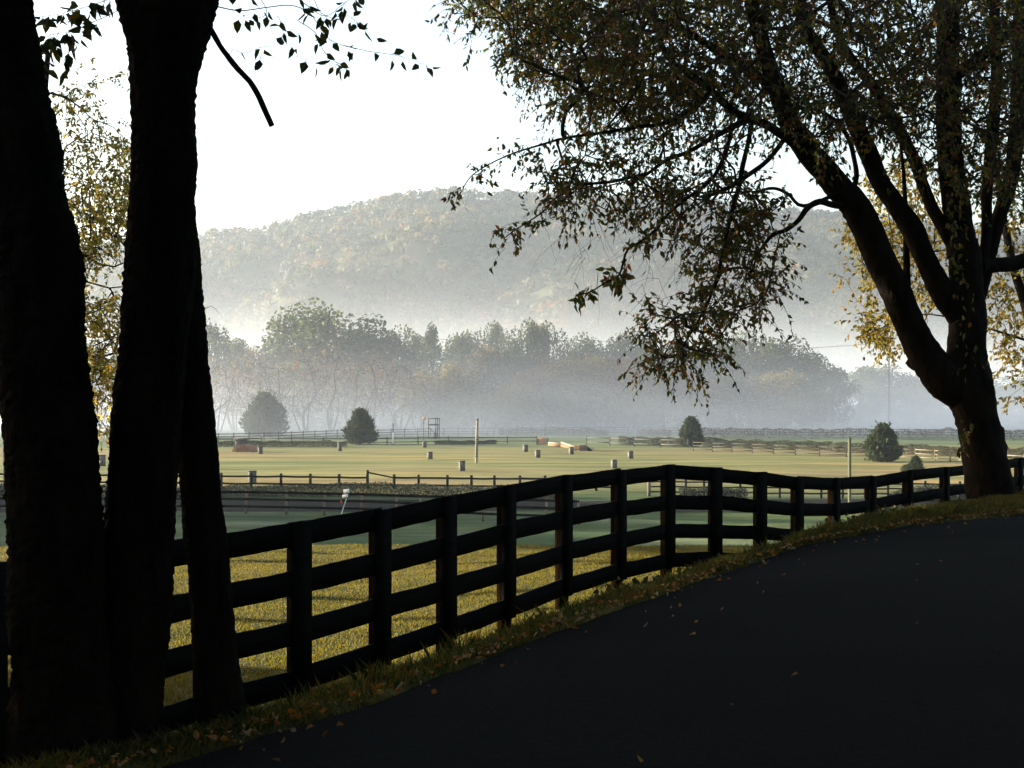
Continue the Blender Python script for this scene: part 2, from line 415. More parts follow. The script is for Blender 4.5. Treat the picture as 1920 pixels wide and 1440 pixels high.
# ------------------------------------------------------------------ leaves and growth
def leaf_cards(mb, B, D, L, W, r, fold=.25, curl=.15):
    """pointed leaves: B bases, D directions (unit), L lengths, W half-widths"""
    n = len(B)
    if n == 0: return
    D = D / np.maximum(np.linalg.norm(D, axis=1, keepdims=True), 1e-9)
    q = r.normal(size=(n, 3)); S = np.cross(D, q); S /= np.maximum(np.linalg.norm(S, axis=1, keepdims=True), 1e-9)
    U = np.cross(S, D)
    L = np.broadcast_to(L, (n,))[:, None]; W = np.broadcast_to(W, (n,))[:, None]
    up = U * W * fold
    c = -U * L * curl * r.uniform(0, 1.6, (n, 1))
    v = np.stack([B, B + D * L * .3 + S * W + up, B + D * L * .66 + S * W * .72 + up + c * .5, B + D * L + c,
                  B + D * L * .66 - S * W * .72 + up + c * .5, B + D * L * .3 - S * W + up], 1)
    k = np.arange(n)[:, None] * 6
    F = np.concatenate([k + np.array([[0, 1, 2, 3]]), k + np.array([[0, 3, 4, 5]])])
    mb.add(v.reshape(-1, 3), F)

def clump_cards(mb, C, size, r, up=.3):
    """leaf-clump faces: irregular five-sided flakes at random tilt"""
    n = len(C); size = np.broadcast_to(size, (n,))
    N_ = r.normal(size=(n, 3)); N_[:, 2] += up; N_ /= np.linalg.norm(N_, axis=1, keepdims=True)
    A = np.cross(N_, r.normal(size=(n, 3))); A /= np.linalg.norm(A, axis=1, keepdims=True); B = np.cross(N_, A)
    ang = np.arange(5) * 2 * math.pi / 5 + r.uniform(0, 6.28, (n, 1)); rad = r.uniform(.45, 1.1, (n, 5)) * size[:, None] * .6
    V = C[:, None] + (np.cos(ang) * rad)[..., None] * A[:, None] + (np.sin(ang) * rad)[..., None] * B[:, None]
    V += (r.uniform(-.25, .25, (n, 5)) * size[:, None])[..., None] * N_[:, None]
    mb.add(V.reshape(-1, 3), np.arange(n * 5).reshape(n, 5))

def polyline(pts, step):
    """resample a polyline smoothly (Catmull-Rom) at about the given step"""
    p = np.asarray(pts, float)
    if len(p) == 2:
        k = max(2, int(np.linalg.norm(p[1] - p[0]) / step) + 1)
        return p[0] + (p[1] - p[0]) * np.linspace(0, 1, k)[:, None]
    q = np.vstack([2 * p[0] - p[1], p, 2 * p[-1] - p[-2]]); o = []
    for i in range(1, len(q) - 2):
        k = max(1, int(np.linalg.norm(q[i + 1][:3] - q[i][:3]) / step))
        for t in np.arange(k) / k:
            o.append(.5 * (2 * q[i] + (q[i + 1] - q[i - 1]) * t + (2 * q[i - 1] - 5 * q[i] + 4 * q[i + 1] - q[i + 2]) * t * t + (3 * q[i] - q[i - 1] - 3 * q[i + 1] + q[i + 2]) * t ** 3))
    o.append(p[-1]); return np.array(o)

def grow(skel, attr, r, step=.28, wpath=.25, sag=.10, cap=60000):
    """join each attractor to the nearest wood already there; returns chains (points, radii)"""
    X = np.zeros((cap, 3)); G = np.zeros(cap); PAR = np.full(cap, -1); DIR = np.zeros((cap, 3)); n = 0
    for line in skel:
        T = np.gradient(line, axis=0); T /= np.maximum(np.linalg.norm(T, axis=1, keepdims=True), 1e-9)
        X[n:n + len(line)] = line; DIR[n:n + len(line)] = T; PAR[n:n + len(line)] = -2; n += len(line)
    n0 = n
    d0 = np.array([np.min(np.sum((X[:n0] - a) ** 2, 1)) for a in attr])
    chains, tips = [], []
    for ai in np.argsort(d0):
        a = attr[ai]
        v = a - X[:n]; d = np.sqrt(np.sum(v * v, 1))
        back = np.maximum(0, -np.sum(v * DIR[:n], 1)) * .7
        p = int(np.argmin(d + wpath * G[:n] + back)); dist = d[p]
        if dist < .03: continue
        k = max(2, int(dist / step) + 1); t = np.linspace(0, 1, k + 1)[:, None]
        ctrl = X[p] + DIR[p] * dist * .42 + r.normal(size=3) * dist * .10
        line = (1 - t) ** 2 * X[p] + 2 * t * (1 - t) * ctrl + t * t * a
        line[1:-1] += r.normal(size=(k - 1, 3)) * step * .10
        line[:, 2] += sag * dist * np.sin(t[:, 0] * math.pi)
        ids = [p]; seg = np.linalg.norm(np.diff(line, axis=0), axis=1)
        for q in range(1, k + 1):
            if n >= cap: break
            X[n] = line[q]; G[n] = G[ids[-1]] + seg[q - 1]; PAR[n] = ids[-1]
            dd = line[q] - line[q - 1]; DIR[n] = dd / max(np.linalg.norm(dd), 1e-9); ids.append(n); n += 1
        chains.append(ids); tips.append((a, DIR[ids[-1]].copy()))
    R2 = np.zeros(n)
    for c in chains: R2[c[-1]] += .0045 ** 2
    for q in range(n - 1, n0 - 1, -1):
        R2[q] = max(R2[q], .0045 ** 2)
        if PAR[q] >= n0: R2[PAR[q]] += R2[q] * .93
    R = np.sqrt(R2)
    return [(X[c], np.concatenate([[R[c[1]] * 1.1], R[c[1:]]])) for c in chains], tips

def spray(mb_leaf, mb_twig, tips, r, n_tw=3, length=(.25, .7), leaf=(.06, .11), gap=.06, droop=.9, wide=.42, spread=.8, twig_r=.0028, leafy=1.0):
    """drooping leafy twigs at the tips of the branches"""
    B, D, LL = [], [], []
    for a, dr in tips:
        for _ in range(n_tw):
            ln = r.uniform(*length); k = max(3, int(ln / .09))
            d = dr + r.normal(size=3) * spread; d /= np.linalg.norm(d)
            p = a.copy(); line = [p.copy()]
            dr_ = droop * r.uniform(.3, 1.5)
            for s in range(k):
                d = d + np.array((0, 0, -dr_ * .22)) + r.normal(size=3) * .12; d /= np.linalg.norm(d)
                p = p + d * ln / k; line.append(p.copy())
            line = np.array(line)
            mb_twig.tube(line, np.linspace(twig_r, twig_r * .4, len(line)), 3, cap=False)
            m_ = int(ln / gap * leafy); 
            if m_ < 1: continue
            s = np.sort(r.uniform(.1, 1, m_)) * k
            i0 = np.minimum(s.astype(int), k - 1); f = (s - i0)[:, None]
            q = line[i0] * (1 - f) + line[i0 + 1] * f
            td = line[i0 + 1] - line[i0]; td /= np.maximum(np.linalg.norm(td, axis=1, keepdims=True), 1e-9)
            ld = td * .5 + r.normal(size=(m_, 3)) * .55 + np.array((0, 0, -.55))
            B.append(q); D.append(ld); LL.append(r.uniform(leaf[0], leaf[1], m_))
    if B:
        B = np.concatenate(B); D = np.concatenate(D); LL = np.concatenate(LL)
        leaf_cards(mb_leaf, B, D, LL, LL * wide * .5, r)
    return 0

def in_poly(p, poly):
    x, y = p[:, 0], p[:, 1]; c = np.zeros(len(p), bool); q = np.asarray(poly, float); j = len(q) - 1
    for i in range(len(q)):
        xi, yi = q[i]; xj, yj = q[j]
        hit = ((yi > y) != (yj > y)) & (x < (xj - xi) * (y - yi) / (yj - yi + 1e-12) + xi)
        c ^= hit; j = i
    return c

def sample_poly(poly, n, r):
    q = np.asarray(poly, float); lo, hi = q.min(0), q.max(0); o = np.zeros((0, 2))
    while len(o) < n:
        p = r.uniform(lo, hi, (n * 3, 2)); o = np.vstack([o, p[in_poly(p, q)]])
    return o[:n]

def px_points(xy, d): return np.stack([(xy[:, 0] - 960) / FPX * d, d, EYE + (HZ - xy[:, 1]) / FPX * d], 1)

# ------------------------------------------------------------------ near board fence
fence = thing("board_fence", "long black four-board fence on posts dipping and turning along the road verge", "fence", (FENCE_XY[4][0], FENCE_XY[4][1], FENCE_BASE[4]))
RSP, RH = .305, .15
for i, p in enumerate(FPOSTS):
    x, y = FENCE_XY[i]; a = FENCE_XY[max(i - 1, 0)]; c_ = FENCE_XY[min(i + 1, len(FPOSTS) - 1)]
    rz = math.atan2(c_[1] - a[1], c_[0] - a[0]); nx_, ny_ = math.sin(rz), -math.cos(rz)     # towards the road
    top = FENCE_TOP[i]; gz = float(terrain(x, y))
    po = MB(); hh = top - gz + .35
    w = .098 + random.uniform(-.006, .006); sh_ = .054 * min(1.0, max(-.2, math.tan(rz) + (x / y)))
    po.box((x - nx_ * .057 + math.cos(rz) * sh_, y - ny_ * .057 + math.sin(rz) * sh_, top - .012 - hh / 2), w, .088, hh, rz + random.uniform(-.04, .04))
    post = po.build("post", M_post, fence)
    ba = MB(); bt = top + .005 - random.uniform(0, .012); bb = top - 3 * RSP - RH - random.uniform(.0, .03)
    ba.box((x + nx_ * .012, y + ny_ * .012, (bt + bb) / 2), .165, .056, bt - bb, rz + random.uniform(-.02, .02))
    ba.build("batten", M_black, post)
    if i + 1 < len(FPOSTS):
        for k in range(4):
            dz = -RH / 2 - k * RSP
            j0, j1 = random.uniform(-.010, .010), random.uniform(-.010, .010)
            A = np.array((x, y, top + dz + j0)); B_ = np.array((*FENCE_XY[i + 1], FENCE_TOP[i + 1] + dz + j1))
            m_ = MB()
            tt = np.linspace(0, 1, 7)[:, None]; line = A + (B_ - A) * tt
            line[:, 2] += -.003 * np.sin(tt[:, 0] * math.pi) + rng.normal(size=7) * .0014
            sd = np.array((nx_, ny_, 0)); th = .011
            hv = RH / 2 + rng.normal(size=(7, 2)) * .0012
            V = np.stack([line + sd * th + np.array((0, 0, 1)) * hv[:, :1], line + sd * th - np.array((0, 0, 1)) * hv[:, 1:],
                          line - sd * th - np.array((0, 0, 1)) * hv[:, 1:], line - sd * th + np.array((0, 0, 1)) * hv[:, :1]], 1)
            F = [[s * 4 + e, s * 4 + (e + 1) % 4, (s + 1) * 4 + (e + 1) % 4, (s + 1) * 4 + e] for s in range(6) for e in range(4)] + [[0, 3, 2, 1], [24, 25, 26, 27]]
            m_.add(V.reshape(-1, 3), F)
            m_.build("rail", M_black, fence)

# ------------------------------------------------------------------ left foreground trees
def silhouette_trunk(rows, d, step=.016, n=56, rough=.042, seed=1, dshift=None):
    rows = np.asarray(rows, float)
    yy = np.arange(rows[0, 0], rows[-1, 0], step * FPX / d)
    l = np.interp(yy, rows[:, 0], rows[:, 1]); rr = np.interp(yy, rows[:, 0], rows[:, 2])
    ker = np.hanning(13); ker /= ker.sum()
    sm = lambda a: np.convolve(np.pad(a, 6, mode='edge'), ker, 'valid')
    l, rr = sm(l), sm(rr)
    dd = d + (np.interp(yy, *dshift) if dshift else 0 * yy)
    c = np.stack([((l + rr) / 2 - 960) / FPX * dd, dd, EYE + (HZ - yy) / FPX * dd], 1)
    rad = (rr - l) / 2 / FPX * dd
    m_ = MB(); m_.tube(c, rad, n, rough, seed=seed)
    return m_, c, rad

dA = 6.1
tA = thing("shade_tree", "massive dark trunk leaning at the very edge beside a twin-stemmed tree", "tree", P(110, 1480, dA))
mA, cA, rA = silhouette_trunk([(-420, -160, -20), (-200, -130, 20), (0, -95, 58), (60, -85, 63), (120, -75, 76), (180, -60, 86), (240, -45, 101), (290, -38, 114), (310, -36, 111), (390, -25, 126), (430, -22, 141), (490, -15, 150), (550, -12, 152), (640, -6, 158), (700, 0, 163), (740, 3, 167), (830, 10, 181), (900, 17, 185), (1000, 18, 190), (1060, 18, 192), (1150, 20, 197), (1250, 25, 205), (1350, 24, 212), (1440, 18, 222), (1520, 5, 240)], dA, seed=3)
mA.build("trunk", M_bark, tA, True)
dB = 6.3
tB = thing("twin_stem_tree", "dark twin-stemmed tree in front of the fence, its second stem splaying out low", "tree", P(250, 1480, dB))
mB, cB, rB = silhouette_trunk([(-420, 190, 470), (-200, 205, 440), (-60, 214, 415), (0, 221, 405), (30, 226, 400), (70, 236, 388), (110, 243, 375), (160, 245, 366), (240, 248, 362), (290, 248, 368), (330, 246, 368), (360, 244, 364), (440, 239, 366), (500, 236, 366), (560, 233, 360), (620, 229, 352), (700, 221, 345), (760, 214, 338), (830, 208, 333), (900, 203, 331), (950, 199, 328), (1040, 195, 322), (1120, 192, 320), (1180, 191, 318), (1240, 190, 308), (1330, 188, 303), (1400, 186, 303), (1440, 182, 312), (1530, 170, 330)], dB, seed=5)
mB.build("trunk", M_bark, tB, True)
mC, cC, rC = silhouette_trunk([(380, 262, 362), (440, 268, 371), (500, 274, 376), (560, 282, 380), (620, 292, 385), (700, 306, 392), (760, 318, 399), (830, 334, 406), (880, 337, 410), (940, 341, 415), (1000, 345, 423), (1060, 353, 429), (1120, 356, 434), (1180, 360, 440), (1240, 363, 446), (1300, 366, 456), (1350, 367, 464), (1390, 366, 470), (1420, 362, 476)], dB + .25, seed=9)
mC.build("stem", M_bark, tB, True)
# broken dead bough with bare twigs, and leafy sprays hanging into the frame
br = MB()
bl = polyline([P(372, 25, dB), P(395, 55, dB), P(412, 85, dB), P(432, 112, dB - .05), P(452, 136, dB - .1), P(468, 152, dB - .1), P(482, 175, dB - .12), P(496, 205, dB - .15), P(510, 236, dB - .15)], .03)
br.tube(bl, np.linspace(.0125, .013, len(bl)) * (1 + .06 * np.sin(np.arange(len(bl)) * .9)), 12, .05, seed=2)
br.build("broken_bough", M_bark, tB, True)
r5 = np.random.default_rng(51)
def near_twig(pts, d, r0=.0022, n_leaf=0, size=(.045, .065), depth=.25):
    q = [P(x, y, d + depth * r5.uniform(-.5, .5)) for x, y in pts]
    line = polyline(q, .03); tw, lf = MB(), MB()
    tw.tube(line, np.linspace(r0, r0 * .4, len(line)), 5, cap=False)
    if n_leaf:
        k = r5.integers(int(len(line) * .15), len(line), n_leaf)
        B = line[k]; D = r5.normal(size=(n_leaf, 3)) * .6 + np.array((.15, 0, -.75))
        pet = D / np.linalg.norm(D, axis=1, keepdims=True) * r5.uniform(.008, .025, (n_leaf, 1))
        for a_, b_ in zip(B, B + pet): tw.tube(np.array([a_, (a_ + b_) / 2 + (0, 0, .002), b_]), .0008, 3, cap=False)
        Ls = r5.uniform(*size, n_leaf)
        leaf_cards(lf, B + pet, D, Ls, Ls * r5.uniform(.22, .34, n_leaf), r5, .3, .22)
    t_o = tw.build("twig", M_twig, tB)
    if n_leaf: lf.build("foliage", LEAF_GREEN, t_o)
near_twig([(405, 12), (450, 20), (500, 14), (545, 10), (580, 24), (600, 52), (618, 74), (640, 84), (668, 92)], 6.2, .003, 20)
near_twig([(430, 101), (437, 92), (458, 100), (490, 88), (525, 88), (548, 80), (560, 60)], 6.2, .0014, 5)
near_twig([(452, 134), (475, 116), (490, 104), (510, 98)], 6.2, .0008, 2)
near_twig([(545, -20), (575, 10), (610, 30), (640, 10), (680, -20)], 6.1, .002, 15)
near_twig([(470, -30), (500, 20), (480, 34), (440, 28)], 6.4, .002, 6)
near_twig([(560, 40), (590, 60), (610, 100), (640, 122), (662, 128)], 6.3, .002, 13)
near_twig([(520, 30), (530, 48), (528, 70)], 6.2, .0015, 5)
near_twig([(640, 84), (690, 96), (720, 100), (760, 108), (806, 124)], 6.2, .0016, 10)
near_twig([(590, 0), (600, 22), (625, 34), (650, 28), (690, 60), (700, 70)], 6.1, .0016, 13)
near_twig([(540, 100), (575, 112), (600, 118)], 6.25, .001, 6)
near_twig([(225, 18), (190, 35), (165, 45), (130, 60), (90, 66), (70, 84)], 6.5, .002, 38, (.05, .08))
near_twig([(230, -10), (170, 10), (120, 24), (80, 30)], 6.5, .002, 38, (.05, .08))
near_twig([(110, 60), (100, 84), (88, 112), (80, 130)], 6.4, .0015, 12, (.05, .075))
near_twig([(150, 40), (150, 70), (140, 84), (120, 110), (118, 132)], 6.4, .0015, 12, (.05, .075))
near_twig([(378, 582), (396, 574), (404, 579), (411, 588)], 6.3, .0012)
near_twig([(360, 158), (370, 160), (392, 157)], 6.3, .0006)
# the crown overhead, all above the picture, shading the road
r6 = np.random.default_rng(61)
def overhead(root, anchor, centre, radii, n, seed):
    rr_ = np.random.default_rng(seed)
    a = rr_.normal(size=(n * 3, 3)); a /= np.linalg.norm(a, axis=1, keepdims=True); a *= rr_.uniform(.3, 1, (len(a), 1)) ** .5
    a = a * np.array(radii) + np.array(centre)
    py = HZ - (a[:, 2] - EYE) / np.maximum(a[:, 1], .3) * FPX
    a = a[(py < -170) | (a[:, 1] < .5)][:n]
    sk = [polyline([anchor, (np.asarray(anchor) + np.array(centre)) / 2 + (0, 0, .4), np.array(centre)], .3)]
    ch, tips = grow(sk, a, rr_, .35, .25, .08)
    w = MB(); w.tube(sk[0], np.linspace(.16, .05, len(sk[0])), 10, .03)
    for p_, q_ in ch: w.tube(p_, q_ * 1.3, 5, cap=False)
    l_ = MB(); spray(l_, w, tips, rr_, 3, (.3, .8), (.09, .14), .05, .5, .6)
    w.build("branchwork", M_bark, root); l_.build("crown", LEAF_SHADE, root)
overhead(tA, cA[0], (-2.6, 6.0, 7.6), (4.5, 5.0, 2.8), 500, 71)
overhead(tB, cB[0], (1.0, 6.0, 8.4), (4.5, 5.5, 2.8), 500, 72)

# ------------------------------------------------------------------ the big roadside tree on the right
DT = 20.0
tR = thing("roadside_tree", "big leaning many-limbed autumn tree rising at the road edge over the fence", "tree", P(1862, 985, DT))
def limb(pts, d0=DT, dd=0.0, step=.06, n=20, rough=.042, seed=0, name="limb", m=M_bark_pale, parent=None, taper=1.0):
    """pts: (px, py, width px); dd: depth gained along the limb"""
    q = np.asarray(pts, float); k = len(q); dep = d0 + dd * (np.arange(k) / max(1, k - 1))
    arr = np.stack([(q[:, 0] - 960) / FPX * dep, dep, EYE + (HZ - q[:, 1]) / FPX * dep, q[:, 2] / 2 / FPX * dep], 1)
    line = polyline(arr, step)
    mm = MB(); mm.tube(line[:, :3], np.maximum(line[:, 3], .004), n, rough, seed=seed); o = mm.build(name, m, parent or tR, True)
    return line[:, :3]
SK = []
limb([(1876, 1015, 150), (1868, 985, 116), (1860, 945, 92), (1850, 880, 84), (1840, 820, 80), (1828, 770, 80), (1816, 720, 88), (1812, 660, 72), (1815, 600, 66), (1812, 540, 62), (1810, 490, 60), (1806, 450, 54)], seed=1, n=26, rough=.05, name="trunk")
SK.append(limb([(1806, 480, 58), (1798, 420, 52), (1788, 350, 48), (1780, 270, 46), (1777, 180, 44), (1778, 80, 42), (1780, -40, 38), (1790, -200, 30)], seed=2, dd=.5))
SK.append(limb([(1806, 752, 46), (1772, 715, 72), (1742, 676, 66), (1716, 630, 58), (1694, 580, 56), (1672, 530, 57), (1650, 485, 57), (1626, 430, 55), (1602, 385, 56), (1572, 352, 50), (1545, 318, 48), (1512, 282, 45), (1485, 240, 40), (1464, 190, 36), (1444, 130, 32), (1426, 70, 29), (1408, 0, 26), (1390, -90, 22)], seed=3, dd=-1.2, n=20, rough=.045))
limb([(1722, 672, 22), (1712, 682, 26), (1706, 688, 20)], seed=31, rough=.12, name="burl")
SK.append(limb([(1800, 600, 40), (1772, 556, 46), (1748, 512, 42), (1728, 470, 40), (1708, 425, 42), (1680, 385, 36), (1650, 340, 34), (1632, 295, 36), (1612, 250, 34), (1590, 200, 30), (1568, 150, 28), (1540, 100, 26), (1512, 55, 24), (1500, 0, 24), (1490, -80, 20)], seed=4, dd=-.3))
SK.append(limb([(1790, 470, 22), (1770, 430, 24), (1748, 390, 23), (1730, 345, 22), (1714, 300, 22), (1690, 250, 22), (1664, 205, 22), (1636, 160, 20), (1604, 120, 18), (1578, 80, 16), (1560, 20, 14), (1548, -60, 12)], seed=5, dd=1.0))
SK.append(limb([(1842, 500, 18), (1850, 440, 20), (1850, 370, 20), (1856, 300, 22), (1864, 220, 21), (1868, 140, 20), (1866, 60, 20), (1862, -60, 18)], seed=6, dd=.6))
SK.append(limb([(1838, 500, 26), (1868, 497, 28), (1900, 494, 28), (1950, 478, 26), (2010, 450, 22), (2080, 400, 16)], seed=7, dd=.8))
SK.append(limb([(1782, 155, 16), (1800, 138, 20), (1825, 118, 22), (1850, 96, 21), (1876, 76, 18), (1900, 50, 14), (1930, 10, 10)], seed=8, dd=.4))
SK.append(limb([(1838, 560, 20), (1870, 420, 26), (1896, 330, 28), (1908, 220, 30), (1912, 100, 28), (1914, -60, 26)], seed=9, dd=1.2))
SK.append(limb([(1702, 560, 14), (1700, 500, 13), (1699, 440, 11), (1697, 380, 9), (1694, 320, 7), (1688, 270, 5)], seed=10, dd=.2))
SK.append(limb([(1600, 355, 10), (1606, 330, 10), (1602, 300, 9), (1592, 262, 9), (1572, 232, 8), (1552, 216, 7), (1530, 205, 5)], seed=11))
SK.append(limb([(1512, 284, 26), (1480, 262, 18), (1440, 236, 16), (1405, 222, 16), (1378, 211, 15), (1345, 182, 14), (1318, 157, 13), (1288, 136, 12), (1262, 118, 11), (1245, 93, 9), (1232, 50, 7)], d0=DT - .8, seed=12, dd=-.6))
SK.append(limb([(1462, 184, 22), (1430, 150, 18), (1400, 124, 16), (1374, 110, 15), (1345, 94, 14), (1318, 79, 12), (1279, 53, 10), (1248, 42, 8), (1190, 20, 5)], d0=DT - .9, seed=13, dd=-.3))
SK.append(limb([(1578, 386, 14), (1560, 384, 12), (1537, 378, 12), (1515, 389, 11), (1498, 412, 9), (1475, 431, 8), (1450, 440, 7), (1425, 470, 5), (1405, 520, 4)], d0=DT - .9, seed=14, dd=-.8))
SK.append(limb([(1570, 364, 8), (1506, 386, 7), (1478, 364, 6), (1450, 353, 6), (1415, 360, 4)], d0=DT - .8, seed=15, dd=-.4))
SK.append(limb([(1405, 222, 14), (1370, 240, 11), (1330, 262, 9), (1290, 285, 8), (1250, 300, 7), (1215, 325, 6), (1180, 345, 4)], d0=DT - 1.2, seed=16, dd=-.7))
P5 = [(1330, 175, 10), (1280, 215, 9), (1240, 232, 8), (1189, 239, 7), (1121, 250, 6), (1059, 259, 5), (1009, 273, 4), (964, 287, 3), (919, 307, 2.4), (882, 332, 2), (862, 365, 1.6)]
SK.append(limb(P5, d0=DT - 1.3, seed=17, dd=-1.0, n=8))
P6 = [(1215, 325, 6), (1150, 340, 6), (1090, 348, 5), (1042, 372, 4), (1020, 395, 3), (992, 415, 2.6), (966, 431, 2), (944, 448, 1.6)]
SK.append(limb(P6, d0=DT - 1.8, seed=18, dd=-.6, n=8))
P4 = [(1372, 240, 8), (1362, 280, 8), (1335, 335, 7), (1279, 378, 6), (1248, 406, 6), (1231, 429, 5), (1205, 451, 5), (1177, 468, 4.5), (1169, 490, 4), (1160, 516, 3.5), (1135, 530, 3), (1107, 547, 2.6), (1079, 555, 2)]
SK.append(limb(P4, d0=DT - 1.8, seed=19, dd=-.5, n=8))
SK.append(limb([(1410, 226, 10), (1404, 262, 9), (1394, 305, 9), (1385, 350, 9), (1372, 400, 8), (1360, 450, 7), (1350, 500, 6), (1335, 550, 5), (1310, 600, 4), (1280, 650, 3)], d0=DT - 1.4, seed=20, dd=-.5, n=8))
SK.append(limb([(1475, 255, 10), (1440, 300, 9), (1400, 330, 9), (1360, 355, 8), (1320, 370, 6)], d0=DT - 1.2, seed=21, dd=-.3, n=8))

rt = np.random.default_rng(202)
def attract(poly, n, mu, sd): 
    xy = sample_poly(poly, n, rt); return px_points(xy, np.clip(rt.normal(mu, sd, n), mu - 2.2 * sd, mu + 2.2 * sd))
TOP = [(838, -160), (858, 20), (905, 55), (960, 95), (1010, 150), (1050, 210), (1120, 240), (1220, 275), (1330, 300), (1480, 240), (1560, 300), (1640, 250), (1720, 300), (1960, 380), (2020, -160)]
TOPL = [(880, -100), (872, 20), (930, 70), (990, 140), (1090, 200), (1250, 235), (1420, 180), (1400, 40), (1380, -100)]
MID = [(1000, 290), (1010, 360), (1100, 400), (1180, 380), (1280, 470), (1390, 470), (1470, 380), (1420, 320), (1250, 280)]
LOW = [(1215, 590), (1215, 640), (1235, 685), (1265, 690), (1325, 690), (1352, 650), (1380, 600), (1450, 560), (1462, 470), (1430, 400), (1370, 420), (1320, 470), (1305, 560), (1255, 585)]
TOPR = [(1400, -140), (1400, 120), (1500, 230), (1640, 240), (1730, 320), (1960, 420), (1990, -140)]
att = np.vstack([attract(TOP, 1050, DT + .2, 1.9), attract(TOPR, 520, DT + .9, 1.9), attract(TOPL, 470, DT - .6, 1.6), attract(MID, 135, DT - 1.6, .9), attract(LOW, 118, DT - 1.7, .8)])
tw_mb, lf_mb = MB(), MB()
ch, tips = grow(SK, att, rt, .26, .22, .08)
for p_, q_ in ch: tw_mb.tube(p_, q_ * 1.45, 5, cap=False)
spray(lf_mb, tw_mb, tips, rt, 4, (.2, .7), (.04, .098), .046, .62, .46, spread=.62, twig_r=.005)
# hand-placed sprays along the outlying boughs
def along(pts, d, n, r, jit=8):
    q = np.asarray(pts, float); s = r.uniform(0, len(q) - 1.001, n); i_ = s.astype(int); f = (s - i_)[:, None]
    xy = q[i_, :2] * (1 - f) + q[i_ + 1, :2] * f + r.normal(size=(n, 2)) * jit
    p3 = px_points(xy, d + r.normal(size=n) * .25)
    return [(p, np.array((-.5, 0, -.4)) + r.normal(size=3) * .4) for p in p3]
spray(lf_mb, tw_mb, along(P5[4:], DT - 2.0, 34, rt, 6), rt, 2, (.12, .35), (.055, .10), .06, 1.0, .5, leafy=.9)
spray(lf_mb, tw_mb, along(P6[2:], DT - 2.1, 26, rt, 8), rt, 2, (.15, .4), (.055, .10), .06, 1.2, .5)
spray(lf_mb, tw_mb, along(P4[8:], DT - 2.2, 20, rt, 6), rt, 2, (.1, .25), (.09, .14), .05, 1.0, .5)
spray(lf_mb, tw_mb, along(P4[2:8], DT - 2.0, 14, rt, 8), rt, 2, (.2, .5), (.08, .13), .09, 1.4, .5)
# bare hanging twigs below the boughs
bare = attract([(1000, 420), (1060, 470), (1180, 560), (1130, 600), (1300, 560), (1360, 500), (1300, 430), (1100, 400)], 26, DT - 1.8, .4)
spray(lf_mb, tw_mb, [(p, np.array((-.2, 0, -1.))) for p in bare], rt, 2, (.3, .8), (.06, .1), .1, .6, .5, leafy=.12)
tw_mb.build("branchwork", M_twig, tR); lf_mb.build("crown", LEAF_AUTUMN, tR)
# leaves of a climber clinging to trunk and limbs
iv = MB()
for (x0, y0, x1, y1, n_, wv) in ((1800, 520, 1782, 300, 110, 26), (1812, 700, 1806, 520, 34, 30), (1778, 300, 1777, 40, 50, 22), (1560, 345, 1470, 210, 40, 22), (1680, 385, 1600, 220, 24, 18), (1800, 850, 1812, 790, 26, 10)):
    t_ = rt.uniform(0, 1, n_); xy = np.stack([x0 + (x1 - x0) * t_, y0 + (y1 - y0) * t_], 1) + rt.normal(size=(n_, 2)) * (wv * .5, 5)
    B = px_points(xy, DT - .35 - rt.uniform(0, .25, n_) - (.5 if x0 < 1700 else 0))
    Ls = rt.uniform(.06, .11, n_); leaf_cards(iv, B, rt.normal(size=(n_, 3)) * .5 + np.array((0, -.2, -.8)), Ls, Ls * .3, rt)
iv.build("climber_leaves", LEAF_AUTUMN, tR)

# ------------------------------------------------------------------ golden tree beyond the fence behind it, and the leafy tree on the left
def leafy_tree(name, label, base, trunk_px, d, polys, leafmat, seed, leaf=(.05, .09), n_tw=4, trunk_r=.12, sd=1.2, group=None, lines=(), gap=.05):
    root = thing(name, label, "tree", base, group)
    rr_ = np.random.default_rng(seed)
    line = polyline([np.asarray(base, float) - (0, 0, .2)] + [P(x, y, d) for x, y in trunk_px], .25)
    w = MB(); w.tube(line, np.linspace(trunk_r, trunk_r * .35, len(line)), 12, .04, seed=seed); w.build("trunk", M_bark, root, True)
    sk = [line] + [polyline([P(x, y, d + e) for x, y, e in l_], .25) for l_ in lines]
    a = np.vstack([px_points(sample_poly(p_, n_, rr_), rr_.normal(d, sd, n_)) for p_, n_ in polys])
    c_, tips_ = grow(sk, a, rr_, .3, .2, .06)
    bw, cr = MB(), MB()
    for l_ in sk[1:]: bw.tube(l_, np.linspace(.03, .008, len(l_)), 6)
    for p_, q_ in c_: bw.tube(p_, q_, 4, cap=False)
    spray(cr, bw, tips_, rr_, n_tw, (.25, .6), leaf, gap, .6, .5)
    bw.build("branchwork", M_twig, root); cr.build("crown", leafmat, root)
    return root
gb = (11.2, 29.0, float(terrain(11.2, 29.0)))
leafy_tree("golden_tree", "sunlit golden tree standing beyond the fence behind the big leaning trunk", gb, [(1935, 700), (1930, 600), (1900, 500), (1880, 400), (1870, 330)], 29.0,
    [([(1590, 430), (1640, 400), (1700, 420), (1700, 560), (1640, 560), (1570, 520)], 60), ([(1610, 590), (1680, 570), (1720, 640), (1640, 670)], 45),
     ([(1690, 350), (1760, 340), (1780, 560), (1720, 560)], 55), ([(1850, 380), (1990, 380), (1990, 780), (1900, 770), (1860, 640)], 115), ([(1620, 330), (1700, 300), (1720, 400), (1640, 400)], 30)],
    LEAF_GOLD, 301, (.07, .12), 4, .17, .9, lines=[[(1930, 640, 0), (1800, 600, .2), (1720, 590, .3), (1640, 620, .2)], [(1905, 510, 0), (1800, 470, .3), (1700, 480, .3), (1600, 500, 0)]])
